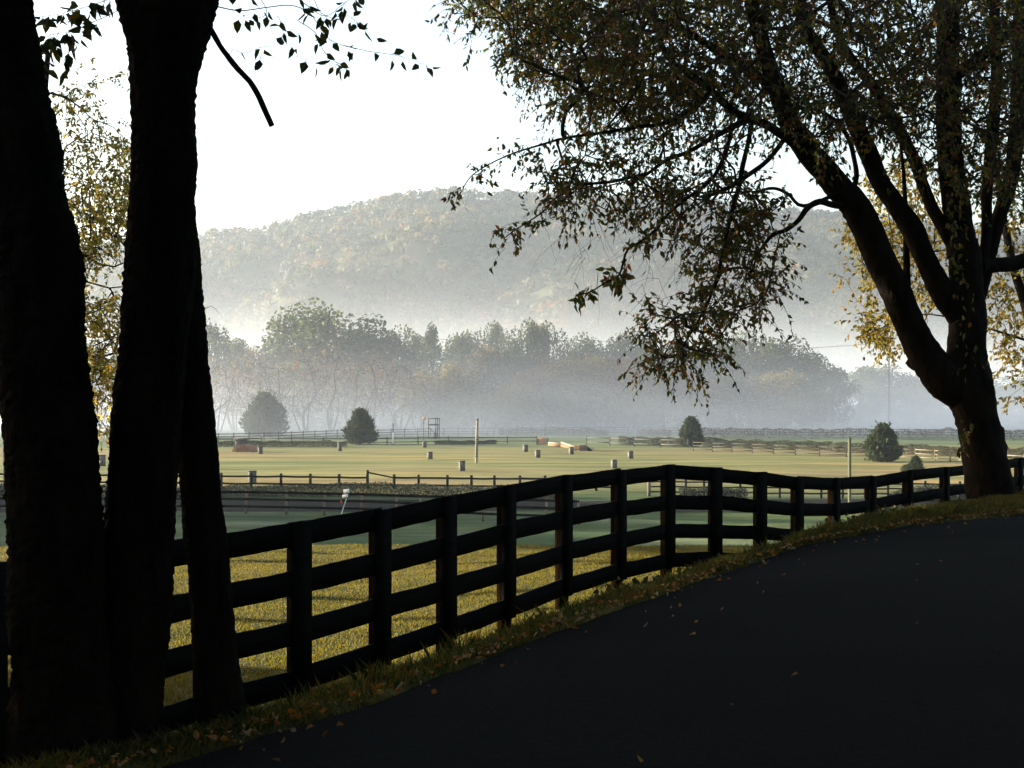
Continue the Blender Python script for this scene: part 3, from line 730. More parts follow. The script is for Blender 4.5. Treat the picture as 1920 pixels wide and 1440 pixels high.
lb = np.array((-7.9, 23.0, 0)); lb[2] = float(terrain(*lb[:2]))
leafy_tree("lawn_tree", "thin yellow-green leafy tree seen through the gap between the dark trunks", lb, [(70, 800), (75, 600), (85, 420), (80, 250), (90, 100)], 23.0,
    [([(100, 200), (150, 140), (215, 150), (240, 260), (250, 330), (110, 330)], 55), ([(110, 340), (250, 330), (260, 430), (230, 470), (150, 500), (120, 470)], 130), ([(140, 555), (225, 555), (235, 600), (190, 620), (140, 600)], 34),
     ([(150, 630), (240, 620), (250, 690), (220, 770), (160, 740)], 60), ([(-90, 100), (60, 100), (60, 740), (0, 800), (-90, 780)], 130), ([(180, 760), (212, 800), (205, 840), (185, 830)], 6)],
    LEAF_SUNLIT, 302, (.055, .09), 4, .12, 1.0, lines=[[(80, 480, 0), (150, 525, 0), (205, 540, .1), (260, 535, .2)], [(80, 420, 0), (160, 480, .1), (215, 500, .1), (270, 470, .2)], [(75, 620, 0), (150, 660, 0), (200, 680, 0), (250, 672, .2)]])

# ------------------------------------------------------------------ unseen trees out of view, placed to keep the road and the dip in shadow
def plain_tree(name, label, cat, base, h, w, n, leafmat, seed, size=.5, trunk_r=.2, low=.15, group=None):
    root = thing(name, label, cat, base, group); rr_ = np.random.default_rng(seed); b0 = np.asarray(base, float)
    tm = MB(); top = b0 + (0, 0, h * .75)
    line = polyline([b0 - (0, 0, .4), b0 + (rr_.normal() * .1, rr_.normal() * .1, h * .3), top], .5)
    tm.tube(line, np.linspace(trunk_r, trunk_r * .3, len(line)), 8, .04, seed=seed)
    crown = MB(); k = 26
    cs = rr_.normal(size=(k, 3)); cs /= np.linalg.norm(cs, axis=1, keepdims=True); cs *= rr_.uniform(.35, 1.0, (k, 1)) ** .5
    cs = cs * (w * .42, w * .42, h * (1 - low) * .42) + b0 + (0, 0, h * (low + (1 - low) * .5))
    for c_ in cs[:10]:
        s_ = line[int(len(line) * rr_.uniform(.4, .95))]
        tm.tube(polyline([s_, (s_ + c_) / 2 + (0, 0, .05 * h), c_], .6), np.linspace(trunk_r * .4, trunk_r * .12, len(polyline([s_, (s_ + c_) / 2 + (0, 0, .05 * h), c_], .6))), 5, cap=False)
    per = n // k
    for c_ in cs:
        v = rr_.normal(size=(per, 3)); v /= np.linalg.norm(v, axis=1, keepdims=True); v *= rr_.uniform(.2, 1, (per, 1)) ** .6
        clump_cards(crown, c_ + v * (w * .2, w * .2, h * .15), rr_.uniform(.6, 1.3, per) * size, rr_)
    tm.build("trunk", M_bark, root, True); crown.build("crown", leafmat, root)
    return root
SHADE = [(-15, 3.5, 9, 8, .04), (-17, 10.5, 9, 7, .04), (-10, -3, 11, 10, .04), (-24, 4.5, 10, 9, .04),
         (-17, 16.0, 11, 7.5, .41), (-19, 21.5, 12, 8.5, .38), (-16.8, 19, 11, 7, .40), (-18, 28, 12, 8, .40), (-24, 33, 13, 8, .40),
         (-20, 13.4, 9, 7, .05), (8.5, 5.5, 10, 8, .12), (13.5, 13.5, 11, 9, .10), (4.5, -5, 11, 10, .12), (-5, -8, 11, 10, .1), (12, -3, 11, 10, .06)]  # right-hand and rear trees are added to block light from the sky
for k_, (x, y, h, w, lo) in enumerate(SHADE):
    zb = float(terrain(x, y))
    side = "shading the road from outside the left edge" if x < 0 else "added across the road to cut sky light, outside the right edge"
    plain_tree("unseen_shade_tree", "unseen bushy green tree " + side, "tree", (x, y, zb), h, w, 1100 if y > 25 else 3200, LEAF_SHADE, 400 + k_, .62, .2, lo, "unseen trees shading the road")
WOOD = [(-52, 74, 14, 13), (-58, 84, 15, 14), (-62, 96, 15, 14), (-66, 107, 16, 14), (-72, 90, 17, 15), (-78, 113, 17, 13), (-56, 110, 13, 10)]  # unseen shadow casters put in to shade the dip and track
for k_, (x, y, h, w) in enumerate(WOOD):
    zb = float(terrain(x, y))
    plain_tree("unseen_dip_tree", "unseen dense green tree shading the valley dip from the left", "tree", (x, y, zb), h, w, 1800, LEAF_SHADE, 430 + k_, 1.0, .25, .02, "unseen trees shading the dip")

# ------------------------------------------------------------------ valley fences
def rail_fence(name, label, posts, h, rails, m, pw=.12, rh=.1, rt_=.04, over=.12, round_=False, gone=()):
    """posts: list of world ground points"""
    root = thing(name, label, "fence", posts[0]); n = len(posts)
    for i_, p in enumerate(posts):
        b_ = MB(); b_.box((p[0], p[1], p[2] + (h + over) / 2 - .1), pw, pw, h + over + .2, random.uniform(-.1, .1)); b_.build("post", m, root)
        if i_ + 1 < n and i_ not in gone:
            q = posts[i_ + 1]
            for k_ in rails:
                a = np.array(p) + (0, -.06, k_ * h + random.uniform(-.02, .02)); c_ = np.array(q) + (0, -.06, k_ * h + random.uniform(-.02, .02))
                r_ = MB()
                if round_:
                    l_ = polyline([a, (a + c_) / 2 + (0, 0, random.uniform(-.03, .02)), c_], .5); r_.tube(l_, rh / 2, 6)
                else: r_.bar(a, c_, rt_, rh)
                r_.build("rail", m, root)
    return root
def gline(pts, base_h=0): return [ground_point(x, y) for x, y in pts]
# split-rail fence above the bank
px_split = [-60, -10, 45, 100, 160, 215, 270, 330, 372, 415, 471, 527, 582, 636, 689, 739, 785, 839, 884, 927, 975, 1022, 1070, 1118, 1168]
sp = [ground_point(x, np.interp(x, [-60, 1168], [906, 918]) + 3) for x in px_split]
split = rail_fence("split_rail_fence", "dark two-rail wooden fence on the bank at the near side of the sunny field", sp, 1.0, (.30, .88), M_darkwood, .19, .17, round_=True, gone=(14,))
gi = px_split.index(689)
gm = MB(); gm.tube(np.array([sp[gi] + (0, -.05, 1.28), sp[gi + 1] + (0, -.05, .86)]), .065, 6); gm.build("rail", M_darkwood, split)
gm = MB(); gm.tube(np.array([sp[gi] + (0, -.05, .30), sp[gi + 1] + (0, -.05, .28)]), .065, 6); gm.build("rail", M_darkwood, split)
gm = MB(); gm.box(sp[gi] + (0.02, 0, .7), .17, .17, 1.5); gm.build("post", M_darkwood, split)
px_sp2 = [1218, 1250, 1286, 1320, 1352, 1388, 1425, 1462, 1500, 1540, 1580, 1622, 1665, 1700, 1735, 1768, 1800, 1835, 1880, 1930]
sp2 = [ground_point(x, np.interp(x, [1218, 1500, 1930], [931, 934, 938])) for x in px_sp2]
f2 = rail_fence("pasture_fence", "sunlit-post rail fence with a pale corner post seen through the near fence gaps", sp2, 1.15, (.3, .62, .92), M_darkwood, .14, .12, round_=True)
cp = MB(); cp.box(np.array(sp2[0]) + (-.05, -.05, .6), .22, .22, 1.35); cp.build("corner_post", M_tanwood, f2)
# black three-rail fence in front of the track
px_blk = [-30, 30, 95, 160, 235, 310, 386, 461, 537, 608, 678, 744, 788, 843, 905, 965, 1025, 1085]
blk = [ground_point(x, np.interp(x, [-30, 460, 680, 1085], [962, 963, 968, 985])) for x in px_blk]
M_redwood = pmat("brown_post_wood", (.16, .10, .07), (.26, .17, .12), 8, .9, .1, stretch=(1, 1, .3))
blackf = thing("paddock_fence", "brown-posted dark-railed fence running along the shaded track in the dip", "fence", blk[0])
for i_, p in enumerate(blk):
    b_ = MB(); b_.box((p[0], p[1], p[2] + .68), .14, .14, 1.55); b_.build("post", M_redwood, blackf)
    if i_ + 1 < len(blk):
        for hh in (.45, .9, 1.33):
            b_ = MB(); b_.bar(np.array(p) + (0, -.085, hh), np.array(blk[i_ + 1]) + (0, -.085, hh), .03, .15); b_.build("rail", M_black, blackf)
# far fences
def far_fence(name, label, pts, h, rails, m, spacing, pw=.14, rh=.13):
    q = np.array([ground_point(x, y) for x, y in pts]); s = np.concatenate([[0], np.cumsum(np.linalg.norm(np.diff(q, axis=0), axis=1))])
    n = max(2, int(s[-1] / spacing) + 1); u = np.linspace(0, s[-1], n)
    P_ = [np.array((np.interp(v, s, q[:, 0]), np.interp(v, s, q[:, 1]), 0)) for v in u]
    for p in P_: p[2] = float(terrain(p[0], p[1]))
    return rail_fence(name, label, P_, h, rails, m, pw, rh, .05)
far_fence("far_paddock_fence", "grey three-rail fence across the mist, climbing gently from the log jump past the timber tower", [(380, 830), (530, 826), (640, 821), (830, 817), (1000, 815), (1178, 814)], 1.25, (.3, .62, .95), M_greywood, 2.6)
far_fence("far_paddock_fence", "grey three-rail fence beyond the hedges, running from the gap out to the misty edge", [(1196, 815), (1400, 818), (1600, 819), (1800, 820), (1960, 822)], 1.25, (.3, .62, .95), M_greywood, 2.6)
far_fence("low_field_fence", "low dark two-rail fence crossing behind the wooden boxes and the tower foot", [(380, 833), (560, 834), (760, 833), (1000, 831), (1006, 831)], .95, (.35, .92), M_greywood, 4.2)
far_fence("low_field_fence", "short two-rail fence between the brush jump and the dark hedge", [(1100, 834), (1180, 837), (1290, 840)], 1.1, (.35, .92), M_greywood, 4.2)
far_fence("low_field_fence", "dull brown three-rail fence leading from the slim conifer to the nearest conifer", [(1300, 845), (1420, 850), (1520, 855), (1600, 858), (1640, 859)], 1.15, (.25, .58, .95), M_brownrail, 3.0, .12, .09)
far_fence("low_field_fence", "pale sunlit three-rail fence running from the nearest conifer towards the leaning trunk", [(1672, 860), (1740, 863), (1800, 868), (1960, 880)], 1.2, (.25, .58, .95), M_tanwood, 3.0, .12, .10)  # paler rail material puts this stretch's sunlight into its colour

# ------------------------------------------------------------------ hedges
def hedge(name, label, pts, h, w, m, seed, size=.28, dens=60, cat="hedge"):
    q = np.array([ground_point(x, y) if len(v) == 0 else v for (x, y, *v) in pts]); rr_ = np.random.default_rng(seed)
    root = thing(name, label, cat, q[0])
    s = np.concatenate([[0], np.cumsum(np.linalg.norm(np.diff(q, axis=0), axis=1))]); n = int(s[-1] * dens)
    u = rr_.uniform(0, s[-1], n); c_ = np.stack([np.interp(u, s, q[:, k_]) for k_ in range(3)], 1)
    hh = h * (.85 + .15 * vnoise(c_[:, 0], c_[:, 1], 3.0, seed)); v = rr_.uniform(0, 1, n)
    c_[:, 1] += rr_.uniform(-.5, .5, n) * w * (1 - .4 * v ** 3); c_[:, 0] += rr_.normal(size=n) * .1
    c_[:, 2] += v ** .8 * hh
    mb = MB(); clump_cards(mb, c_, rr_.uniform(.6, 1.3, n) * size, rr_, 2.2); mb.build("foliage", m, root)
    return root
def hedge_w(name, label, x0, x1, y, h, w, m, seed, size, dens):
    n = 8; q = [(0, 0, np.array((x, y, float(terrain(x, y))))) for x in np.linspace(x0, x1, n)]
    q = [(a, b_, *[c_]) for a, b_, c_ in q]
    qq = np.array([v[2] for v in q]); rr_ = np.random.default_rng(seed)
    root = thing(name, label, "hedge", qq[0]); s = np.linspace(0, abs(x1 - x0), n); N_ = int(s[-1] * dens); u = rr_.uniform(0, s[-1], N_)
    c_ = np.stack([np.interp(u, s, qq[:, k_]) for k_ in range(3)], 1); v = rr_.uniform(0, 1, N_)
    hh = h * (.85 + .2 * vnoise(c_[:, 0], c_[:, 1] * 0, 4.0, seed)); c_[:, 1] += rr_.uniform(-.5, .5, N_) * w; c_[:, 2] += v ** .8 * hh
    mb = MB(); clump_cards(mb, c_, rr_.uniform(.6, 1.3, N_) * size, rr_, 1.6); mb.build("foliage", m, root); return root
hedge_w("bank_hedge", "long low dark hedge on the bank between the shaded track and the two-rail fence", -46, 3.5, 99.5, .95, 2.2, HEDGE, 501, .085, 950)
hedge_w("bush", "round grey-green bush below the rail fence in the near fence gaps", 11.6, 16.2, 96, 1.0, 2.0, HEDGE, 502, .10, 900)
hedge_w("bush", "low dark bush near the road-side end of the pasture fence", 26.5, 31.5, 96, 1.0, 2.0, HEDGE, 503, .10, 900)
hedge("far_hedge", "long pale clipped hedge in the mist behind the orange jump", [(935, 817), (1040, 817), (1140, 818)], 1.5, 1.6, HEDGE_FAR, 510, .11, 600)
hedge("far_hedge", "short pale hedge between the fence gap and the slim conifer", [(1200, 817), (1258, 818)], 1.3, 1.6, HEDGE_FAR, 511, .11, 600)
hedge("field_hedge", "dark clipped hedge just left of the slim conifer", [(1160, 834), (1225, 836), (1285, 838)], 1.45, 1.5, HEDGE_FAR, 512, .095, 750)
hedge("field_hedge", "dark clipped hedge running right from the slim conifer behind the tan fence", [(1318, 838), (1420, 842), (1560, 846)], 1.4, 1.5, HEDGE_FAR, 513, .095, 750)
hedge("field_hedge", "dark hedge directly behind the nearest conifer and the sunlit rails", [(1565, 848), (1680, 851), (1800, 856), (1960, 862)], 1.4, 1.5, HEDGE_FAR, 514, .095, 750)
hedge("far_hedge", "longest hazy hedge below the farthest fence on the misty side", [(1310, 822), (1500, 823), (1700, 824), (1960, 826)], 1.9, 1.8, HEDGE_FAR, 515, .11, 600)
hedge("field_hedge", "low dark hedge between the log jump and the rounded conifer", [(395, 838), (520, 838), (650, 838)], .95, 1.3, HEDGE_FAR, 516, .095, 750)
hedge("field_hedge", "thin low hedge line at the foot of the timber tower fence", [(815, 833), (880, 833), (930, 832)], .6, 1.2, HEDGE_FAR, 517, .095, 750)

# ------------------------------------------------------------------ conifers in the field
def conifer(name, label, px, base_py, top_py, w_px, seed, n=2600, blunt=.5):
    g_ = ground_point(px, base_py); d = g_[1]; h = (base_py - top_py) / FPX * d; w = w_px / FPX * d / 2; rr_ = np.random.default_rng(seed)
    root = thing(name, label, "tree", g_, "conifers in the field")
    tm = MB(); tm.tube(np.array([g_ - (0, 0, .2), g_ + (0, 0, h * .5), g_ + (0, 0, h * .93)]), (.11, .07, .02), 8); tm.build("trunk", M_bark, root)
    v = rr_.uniform(0, 1, n) ** .9
    prof = np.where(v < .3, .82 + .18 * np.sin(v / .3 * math.pi / 2), np.clip(1 - ((v - .3) / .7) ** (1 + blunt), 0, 1) ** .75)
    a = rr_.uniform(0, 6.283, n); rad = w * prof * rr_.uniform(.45, 1.0, n) ** .4 * (1 + .16 * np.sin(a * 3 + v * 11) + .12 * np.sin(a * 7 - v * 23) + .09 * rr_.normal(size=n))
    c_ = g_ + np.stack([np.cos(a) * rad, np.sin(a) * rad, v * h * .97 + .05], 1)
    D = np.stack([np.cos(a) * .7, np.sin(a) * .7, np.full(n, .75)], 1) + rr_.normal(size=(n, 3)) * .25
    L_ = rr_.uniform(.05, .15, n) * h * .9
    cr = MB(); leaf_cards(cr, c_, D, L_, L_ * .22, rr_, .4, .05)
    v2 = rr_.uniform(.05, .9, n // 3); a2 = rr_.uniform(0, 6.283, n // 3)
    pr2 = np.where(v2 < .3, .85, np.clip(1 - ((v2 - .3) / .7) ** (1 + blunt), 0, 1) ** .75)
    clump_cards(cr, g_ + np.stack([np.cos(a2) * w * pr2 * .7, np.sin(a2) * w * pr2 * .7, v2 * h], 1), .14 * h * rr_.uniform(.6, 1.2, n // 3), rr_)
    for _ in range(95):
        vv, aa = rr_.uniform(.03, .97), rr_.uniform(0, 6.283); pr = .9 if vv < .3 else max(0., 1 - ((vv - .3) / .7) ** (1 + blunt)) ** .75
        o_ = np.array((math.cos(aa), math.sin(aa), 0)); b_ = g_ + o_ * w * pr * .8 + (0, 0, vv * h * .96); ln = rr_.uniform(.15, .5) * w
        q = rr_.uniform(0, 1, (16, 1)); dd = o_ * .75 + np.array((0, 0, .8)); B2 = b_ + q * ln * dd + rr_.normal(size=(16, 3)) * .03 * w
        leaf_cards(cr, B2, dd + rr_.normal(size=(16, 3)) * .45, rr_.uniform(.03, .065, 16) * h, .011 * h, rr_, .4, .05)
    cr.build("crown", CONIFER, root); return root
conifer("conifer", "broad ragged conifer fading into the mist behind the log jump", 497, 818, 738, 76, 601, 2600, .30)
conifer("conifer", "dense pointed conifer standing alone beside the timber tower", 676, 833, 768, 53, 602, 2600, .12)
conifer("conifer", "slim upright conifer between the two dark hedges", 1296, 838, 783, 38, 603, 2400, .55)
conifer("conifer", "largest egg-shaped conifer in front of the sunlit tan rails", 1655, 866, 796, 56, 604, 2800, .42)
conifer("conifer", "small half-hidden conifer just over the near fence top", 1717, 890, 856, 27, 605, 1400, .3)
conifer("conifer", "tiny shrub-sized conifer tucked at the side of the small one", 1700, 890, 872, 22, 606, 1000, 1.2)

# ------------------------------------------------------------------ wooden boxes on the field
BOXES = [(192, 853, 874, 12, "pale wooden box glimpsed in the gap between the dark trunks"),
         (473, 883, 908, 16, "biggest wooden box, standing behind the two-rail fence"),
         (488, 838, 851, 9, "wooden box beside the red-brown log jump"),
         (637, 829, 846, 8, "wooden box just left of the rounded conifer"),
         (796, 828, 839, 8, "small wooden box at the foot of the timber tower"),
         (806, 847, 861, 10, "sunlit wooden box below the tower, the lower of two"),
         (866, 864, 883, 12, "wooden box closest to the tall pale pole"),
         (985, 834, 847, 9, "wooden box to the left of the orange plank wall"),
         (1008, 844, 858, 10, "wooden box below the orange plank wall"),
         (1071, 838, 852, 9, "wooden box in front of the slanting rails"),
         (1151, 862, 878, 11, "wooden box nearest the hump of the near fence"),
         (1182, 846, 860, 10, "wooden box alone to the right of the jump")]
b0 = None
for (px, t_, b_, w_, lab) in BOXES:
    g_ = ground_point(px, b_); d = g_[1]; h = (b_ - t_) / FPX * d; w = w_ * .8 / FPX * d
    root = thing("wooden_box", lab, "box", g_, "wooden boxes on the field", random.uniform(.25, .45))
    c_, s_ = math.cos(root.rotation_euler[2]), math.sin(root.rotation_euler[2])
    bd = MB(); bd.box(g_ + (0, 0, h * .47), w, w * .95, h * .94, root.rotation_euler[2])
    for k_ in (-1, 1):
        for e in (-1, 1):
            o_ = np.array((k_ * w * .46 * c_ - e * w * .44 * s_, k_ * w * .46 * s_ + e * w * .44 * c_, h * .47)); bd.box(g_ + o_, w * .14, w * .14, h * .95, root.rotation_euler[2])
    root_p = bd.build("body", M_boxfront, root)
    ld = MB(); ld.box(g_ + (0, 0, h * .965), w * 1.08, w * 1.04, h * .07, root.rotation_euler[2]); ld.build("lid", M_lid, root)

# ------------------------------------------------------------------ jumps, tower, poles, sign
def px_at(px, py, d): return P(px, py, d)
# timber viewing tower
g_ = ground_point(809, 823); d = g_[1]; s1 = d / FPX
tow = thing("timber_tower", "open grey timber tower with railed platform and cross braces in the mist", "tower", g_)
X0, X1 = (804 - 809) * s1, (824 - 809) * s1; H = (823 - 784) * s1; dp = 1.3
for (x, y) in ((X0, -dp / 2), (X1, -dp / 2), (X0 + 1.05, dp / 2), (X1 - .35, dp / 2)):
    m_ = MB(); m_.box(g_ + (x, y, H / 2 - .1), .13, .13, H + .2); m_.build("post", M_greywood, tow)
for hz_ in (.985, .70):
    for (a, b_) in (((X0, -dp / 2), (X1, -dp / 2)), ((X0, -dp / 2), (X0 + 1.05, dp / 2)), ((X1, -dp / 2), (X1 - .35, dp / 2)), ((X0 + 1.05, dp / 2), (X1 - .35, dp / 2))):
        m_ = MB(); m_.bar(g_ + (*a, H * hz_), g_ + (*b_, H * hz_), .09, .14); m_.build("beam", M_greywood, tow)
m_ = MB(); m_.box(g_ + ((X0 + X1) / 2, 0, H * .66), X1 - X0, dp, .07); m_.build("platform", M_greywood, tow)
for (a, b_) in (((X0, H * .58), (X0 + 1.2, H * .22)), ((X1, H * .58), (X1 - .7, H * .32)), ((X0 + 1.2, H * .0), (X0 + 1.0, H * .32))):
    m_ = MB(); m_.bar(g_ + (a[0], -dp / 2 - .08, a[1]), g_ + (b_[0], -dp / 2 - .08, b_[1]), .07, .12, (0, 1, 0)); m_.build("brace", M_greywood, tow)
m_ = MB(); m_.box(g_ + (X0 + 1.05, .1, H * .14), .55, .5, H * .3); m_.build("steps", M_greywood, tow)
fp = thing("flag_post", "thin post with salmon square marker on top beside the timber tower", "post", ground_point(794.5, 826))
gp = ground_point(794.5, 826); hp = (826 - 782) / FPX * gp[1]
m_ = MB(); m_.box(gp + (0, 0, hp / 2), .1, .1, hp); m_.build("pole", M_greywood, fp)
m_ = MB(); m_.box(gp + (.05, -.07, hp * .94), .45, .04, .45); m_.build("marker", M_salmon, fp)
# spiral pole
gp = ground_point(893, 868); d = gp[1]; hp = (868 - 786) / FPX * d
po = thing("tall_pole", "tall pale pole with a dark spiral band standing in the open field", "pole", gp)
m_ = MB(); m_.tube(np.array([gp - (0, 0, .2), gp + (.05, 0, hp * .5), gp + (.12, 0, hp)]), (.15, .145, .13), 14); m_.build("shaft", M_cream, po, True)
m_ = MB(); u = np.linspace(0, 1, 160); zz_ = .12 * hp + u * .42 * hp
m_.tube(np.stack([gp[0] + .12 * zz_ / hp + .15 * np.cos(u * 62), gp[1] + .15 * np.sin(u * 62), gp[2] + zz_], 1), .035, 5); m_.build("spiral_band", M_polecap, po)
m_ = MB(); m_.tube(np.array([gp + (.115, 0, hp * .98), gp + (.122, 0, hp * 1.01)]), .14, 12); m_.build("cap", M_polecap, po)
# olive pole on the right, wooden pole far left
for (px, b_, t_, lab, mm) in ((1593, 946, 821, "olive-green round pole rising behind the near fence dip", M_oliv), (9, 916, 806, "thin tan pole at the extreme edge beside the massive trunk", M_tanwood)):
    gp = ground_point(px, b_); d = gp[1]; hp = (b_ - t_) / FPX * d
    po = thing("field_pole", lab, "pole", gp)
    m_ = MB(); m_.tube(np.array([gp - (0, 0, .2), gp + (0, 0, hp)]), (.115, .105), 12); m_.build("shaft", mm, po, True)
    m_ = MB(); m_.tube(np.array([gp + (0, 0, hp), gp + (0, 0, hp + .05)]), (.125, .06), 12); m_.build("cap", M_polecap, po)
# marker stakes by the far fence
for (px, t_, lab) in ((926, 792, "thin reddish stake above the far fence, leftmost of three"), (970, 793, "thin grey stake above the far fence, middle of three"), (1022, 792, "thickest grey stake above the far fence behind the hedge"), (737, 794, "white-footed stake between the rounded conifer and the tower")):
    gp = ground_point(px, 818 if px != 737 else 834); hp = ((818 if px != 737 else 834) - t_) / FPX * gp[1]
    po = thing("marker_stake", lab, "stake", gp, "stakes along the far fence")
    m_ = MB(); m_.box(gp + (0, 0, hp / 2), .12, .12, hp); m_.build("stake", M_greywood, po)
    m_ = MB(); m_.box(gp + (0, -.07, hp * .3 if px == 737 else hp * .9), .2, .03, .55 * hp if px == 737 else .2); m_.build("board", M_white if px == 737 else M_salmon, po)
# plank and brush jump
gp = ground_point(1017, 834); d = gp[1]; s1 = d / FPX
jp = thing("plank_wall_jump", "orange horizontal-plank wall jump at the end of the slanting rails", "jump", gp)
w_, h_ = 20 * s1, 12.5 * s1
for k_ in range(5):
    m_ = MB(); m_.box(gp + (0, 0, h_ * (k_ + .5) / 5), w_, .3, h_ / 5 - .025, -.15); m_.build("plank", M_orangewood, jp)
for e in (-1, 1):
    m_ = MB(); m_.box(gp + (e * w_ * .5, .1, h_ * .5), .12, .5, h_ * 1.02, -.15); m_.build("end_post", M_greywood, jp)
jr = thing("slant_rail_jump", "low dark jump with pale slanting top rails between plank wall and brush box", "jump", ground_point(1050, 840))
ga, gb_, gc = ground_point(1029, 836), ground_point(1053, 838), ground_point(1078, 843)
for (a, b_, z0, z1, nm, mm, th) in ((ga, gb_, 6.2, 6.0, "top_rail", M_cream, .13), (gb_, gc, 8.0, 4.8, "top_rail", M_cream, .2)):
    m_ = MB(); m_.bar(a + (0, -.15, z0 * s1), b_ + (0, -.15, z1 * s1), .25, th); m_.build(nm, mm, jr)
for (a, b_) in ((ga, gb_), (gb_, gc)):
    m_ = MB(); m_.bar(a + (0, 0, 2.6 * s1), b_ + (0, 0, 2.2 * s1), .3, 4.6 * s1); m_.build("infill", M_brush, jr)
    m_ = MB(); m_.bar(a + (0, -.2, .1), b_ + (0, -.2, .1), .1, .12); m_.build("ground_rail", M_cream, jr)
gp = ground_point(1089, 845)
jb = thing("brush_box_jump", "brown brush-filled box jump with a pale base rail and sloping end", "jump", gp); s1 = gp[1] / FPX; w_, h_ = 22 * s1, 10.5 * s1
m_ = MB(); m_.box(gp + (0, 0, h_ * .52), w_, 1.0, h_ * .9, -.12); m_.build("brush", M_brush, jb)
m_ = MB(); m_.box(gp + (0, -.55, h_ * .08), w_ * 1.02, .08, h_ * .16, -.12); m_.build("base_rail", M_cream, jb)
m_ = MB(); m_.box(gp + (0, -.5, h_ * .98), w_ * 1.0, .12, h_ * .08, -.12); m_.build("top_rail", M_orangewood, jb)
for e in (-1, 1):
    m_ = MB(); m_.box(gp + (e * w_ * .48, -.52 - e * .05, h_ * .5), .14, .14, h_); m_.build("end_post", M_tanwood, jb)
x_ = w_ * .5
m_ = MB(); m_.add([gp + (x_, -.55, 0), gp + (x_ + .75, -.55, 0), gp + (x_, -.55, h_ * .9), gp + (x_, .45, 0), gp + (x_ + .75, .45, 0), gp + (x_, .45, h_ * .9)], [[0, 1, 4, 3], [1, 2, 5, 4], [0, 3, 5, 2]])
m_.add([gp + (x_, -.55, 0), gp + (x_ + .75, -.55, 0), gp + (x_, -.55, h_ * .9), gp + (x_, .45, 0), gp + (x_ + .75, .45, 0), gp + (x_, .45, h_ * .9)], [[0, 2, 1], [3, 4, 5]]); m_.build("ramp", M_darkwood, jb)
# rounded log jump and the small hide behind it
gp = ground_point(460, 847); s1 = gp[1] / FPX; w_, h_ = 36 * s1, 13.5 * s1
lj = thing("log_jump", "humped red-brown log jump on the grass before the misty conifer", "jump", gp)
n_ = 7
for k_ in range(n_):
    a = math.pi * (k_ + .5) / n_; m_ = MB(); rr0 = h_ * .2
    c_ = gp + (math.cos(a) * w_ * .42, 0, math.sin(a) * (h_ - rr0))
    m_.tube(np.array([c_ + (-.25, -1.1, 0), c_ + (.25, 1.1, 0)]), rr0 * 1.15, 10); m_.build("log", M_logwood, lj, True)
m_ = MB(); a = np.linspace(0, math.pi, 15); V = np.stack([gp[0] + np.cos(a) * w_ * .42 - .2, np.full(15, gp[1] - .95), gp[2] + np.sin(a) * h_ * .82], 1)
m_.add(np.vstack([V, V + (0.3, 1.8, 0)]), [[q, q + 1, 15 + q + 1, 15 + q] for q in range(14)]); m_.add(V, [list(range(15))]); m_.build("end_face", M_logwood, lj)
gp = ground_point(453, 838); s1 = gp[1] / FPX
hd = thing("field_hide", "small faded grey shelter just behind the red-brown log jump", "shelter", gp)
m_ = MB(); m_.box(gp + (0, 0, 6.5 * s1), 20 * s1, 1.4, 13 * s1); m_.build("wall", M_greywood, hd)
m_ = MB(); m_.box(gp + (-.1, -.05, 14 * s1), 24 * s1, 1.8, .12); m_.build("roof", M_lid, hd)
m_ = MB(); m_.box(gp + (-.62, -.75, 6 * s1), .22, .08, 10 * s1); m_.build("door_post", M_cream, hd)
# white sign with a red marker on a thin post, in the dip
gp = ground_point(637, 972); d = gp[1]; s1 = d / FPX
sg = thing("track_sign", "tilted white two-panel sign on a leaning pale stake by the shaded track", "sign", gp)
top_ = gp + (.45, 0, (972 - 930) * s1)
m_ = MB(); m_.tube(np.array([gp - (0, 0, .1), (gp + top_) / 2, top_]), (.03, .03, .025), 8); m_.build("stake", M_steel, sg)
tilt = Vector((.15, 0, 1)).normalized()
for (px, py, w_, h_) in ((649.5, 921, 11.5, 7.5), (647, 930, 11, 5.5)):
    c_ = P(px, py, d - .1); ca, sa = math.cos(-.16), math.sin(-.16); yw_ = math.radians(-38)
    M3 = np.array([[math.cos(yw_), -math.sin(yw_), 0], [math.sin(yw_), math.cos(yw_), 0], [0, 0, 1]]) @ np.array([[ca, 0, sa], [0, 1, 0], [-sa, 0, ca]])
    m_ = MB(); m_.box(c_, w_ * s1 / math.cos(yw_), .04, h_ * s1, M=M3); m_.build("panel", M_white, sg)
    m_ = MB(); m_.box(c_ + (.02, .06, 0), (w_ + 3) * s1 / math.cos(yw_), .04, (h_ + 2.4) * s1, M=M3); m_.build("backing", M_lid, sg)
m_ = MB(); m_.box(P(640, 942, d - .06), 3.4 * s1, .05, 6.5 * s1); m_.build("reflector", M_red, sg)

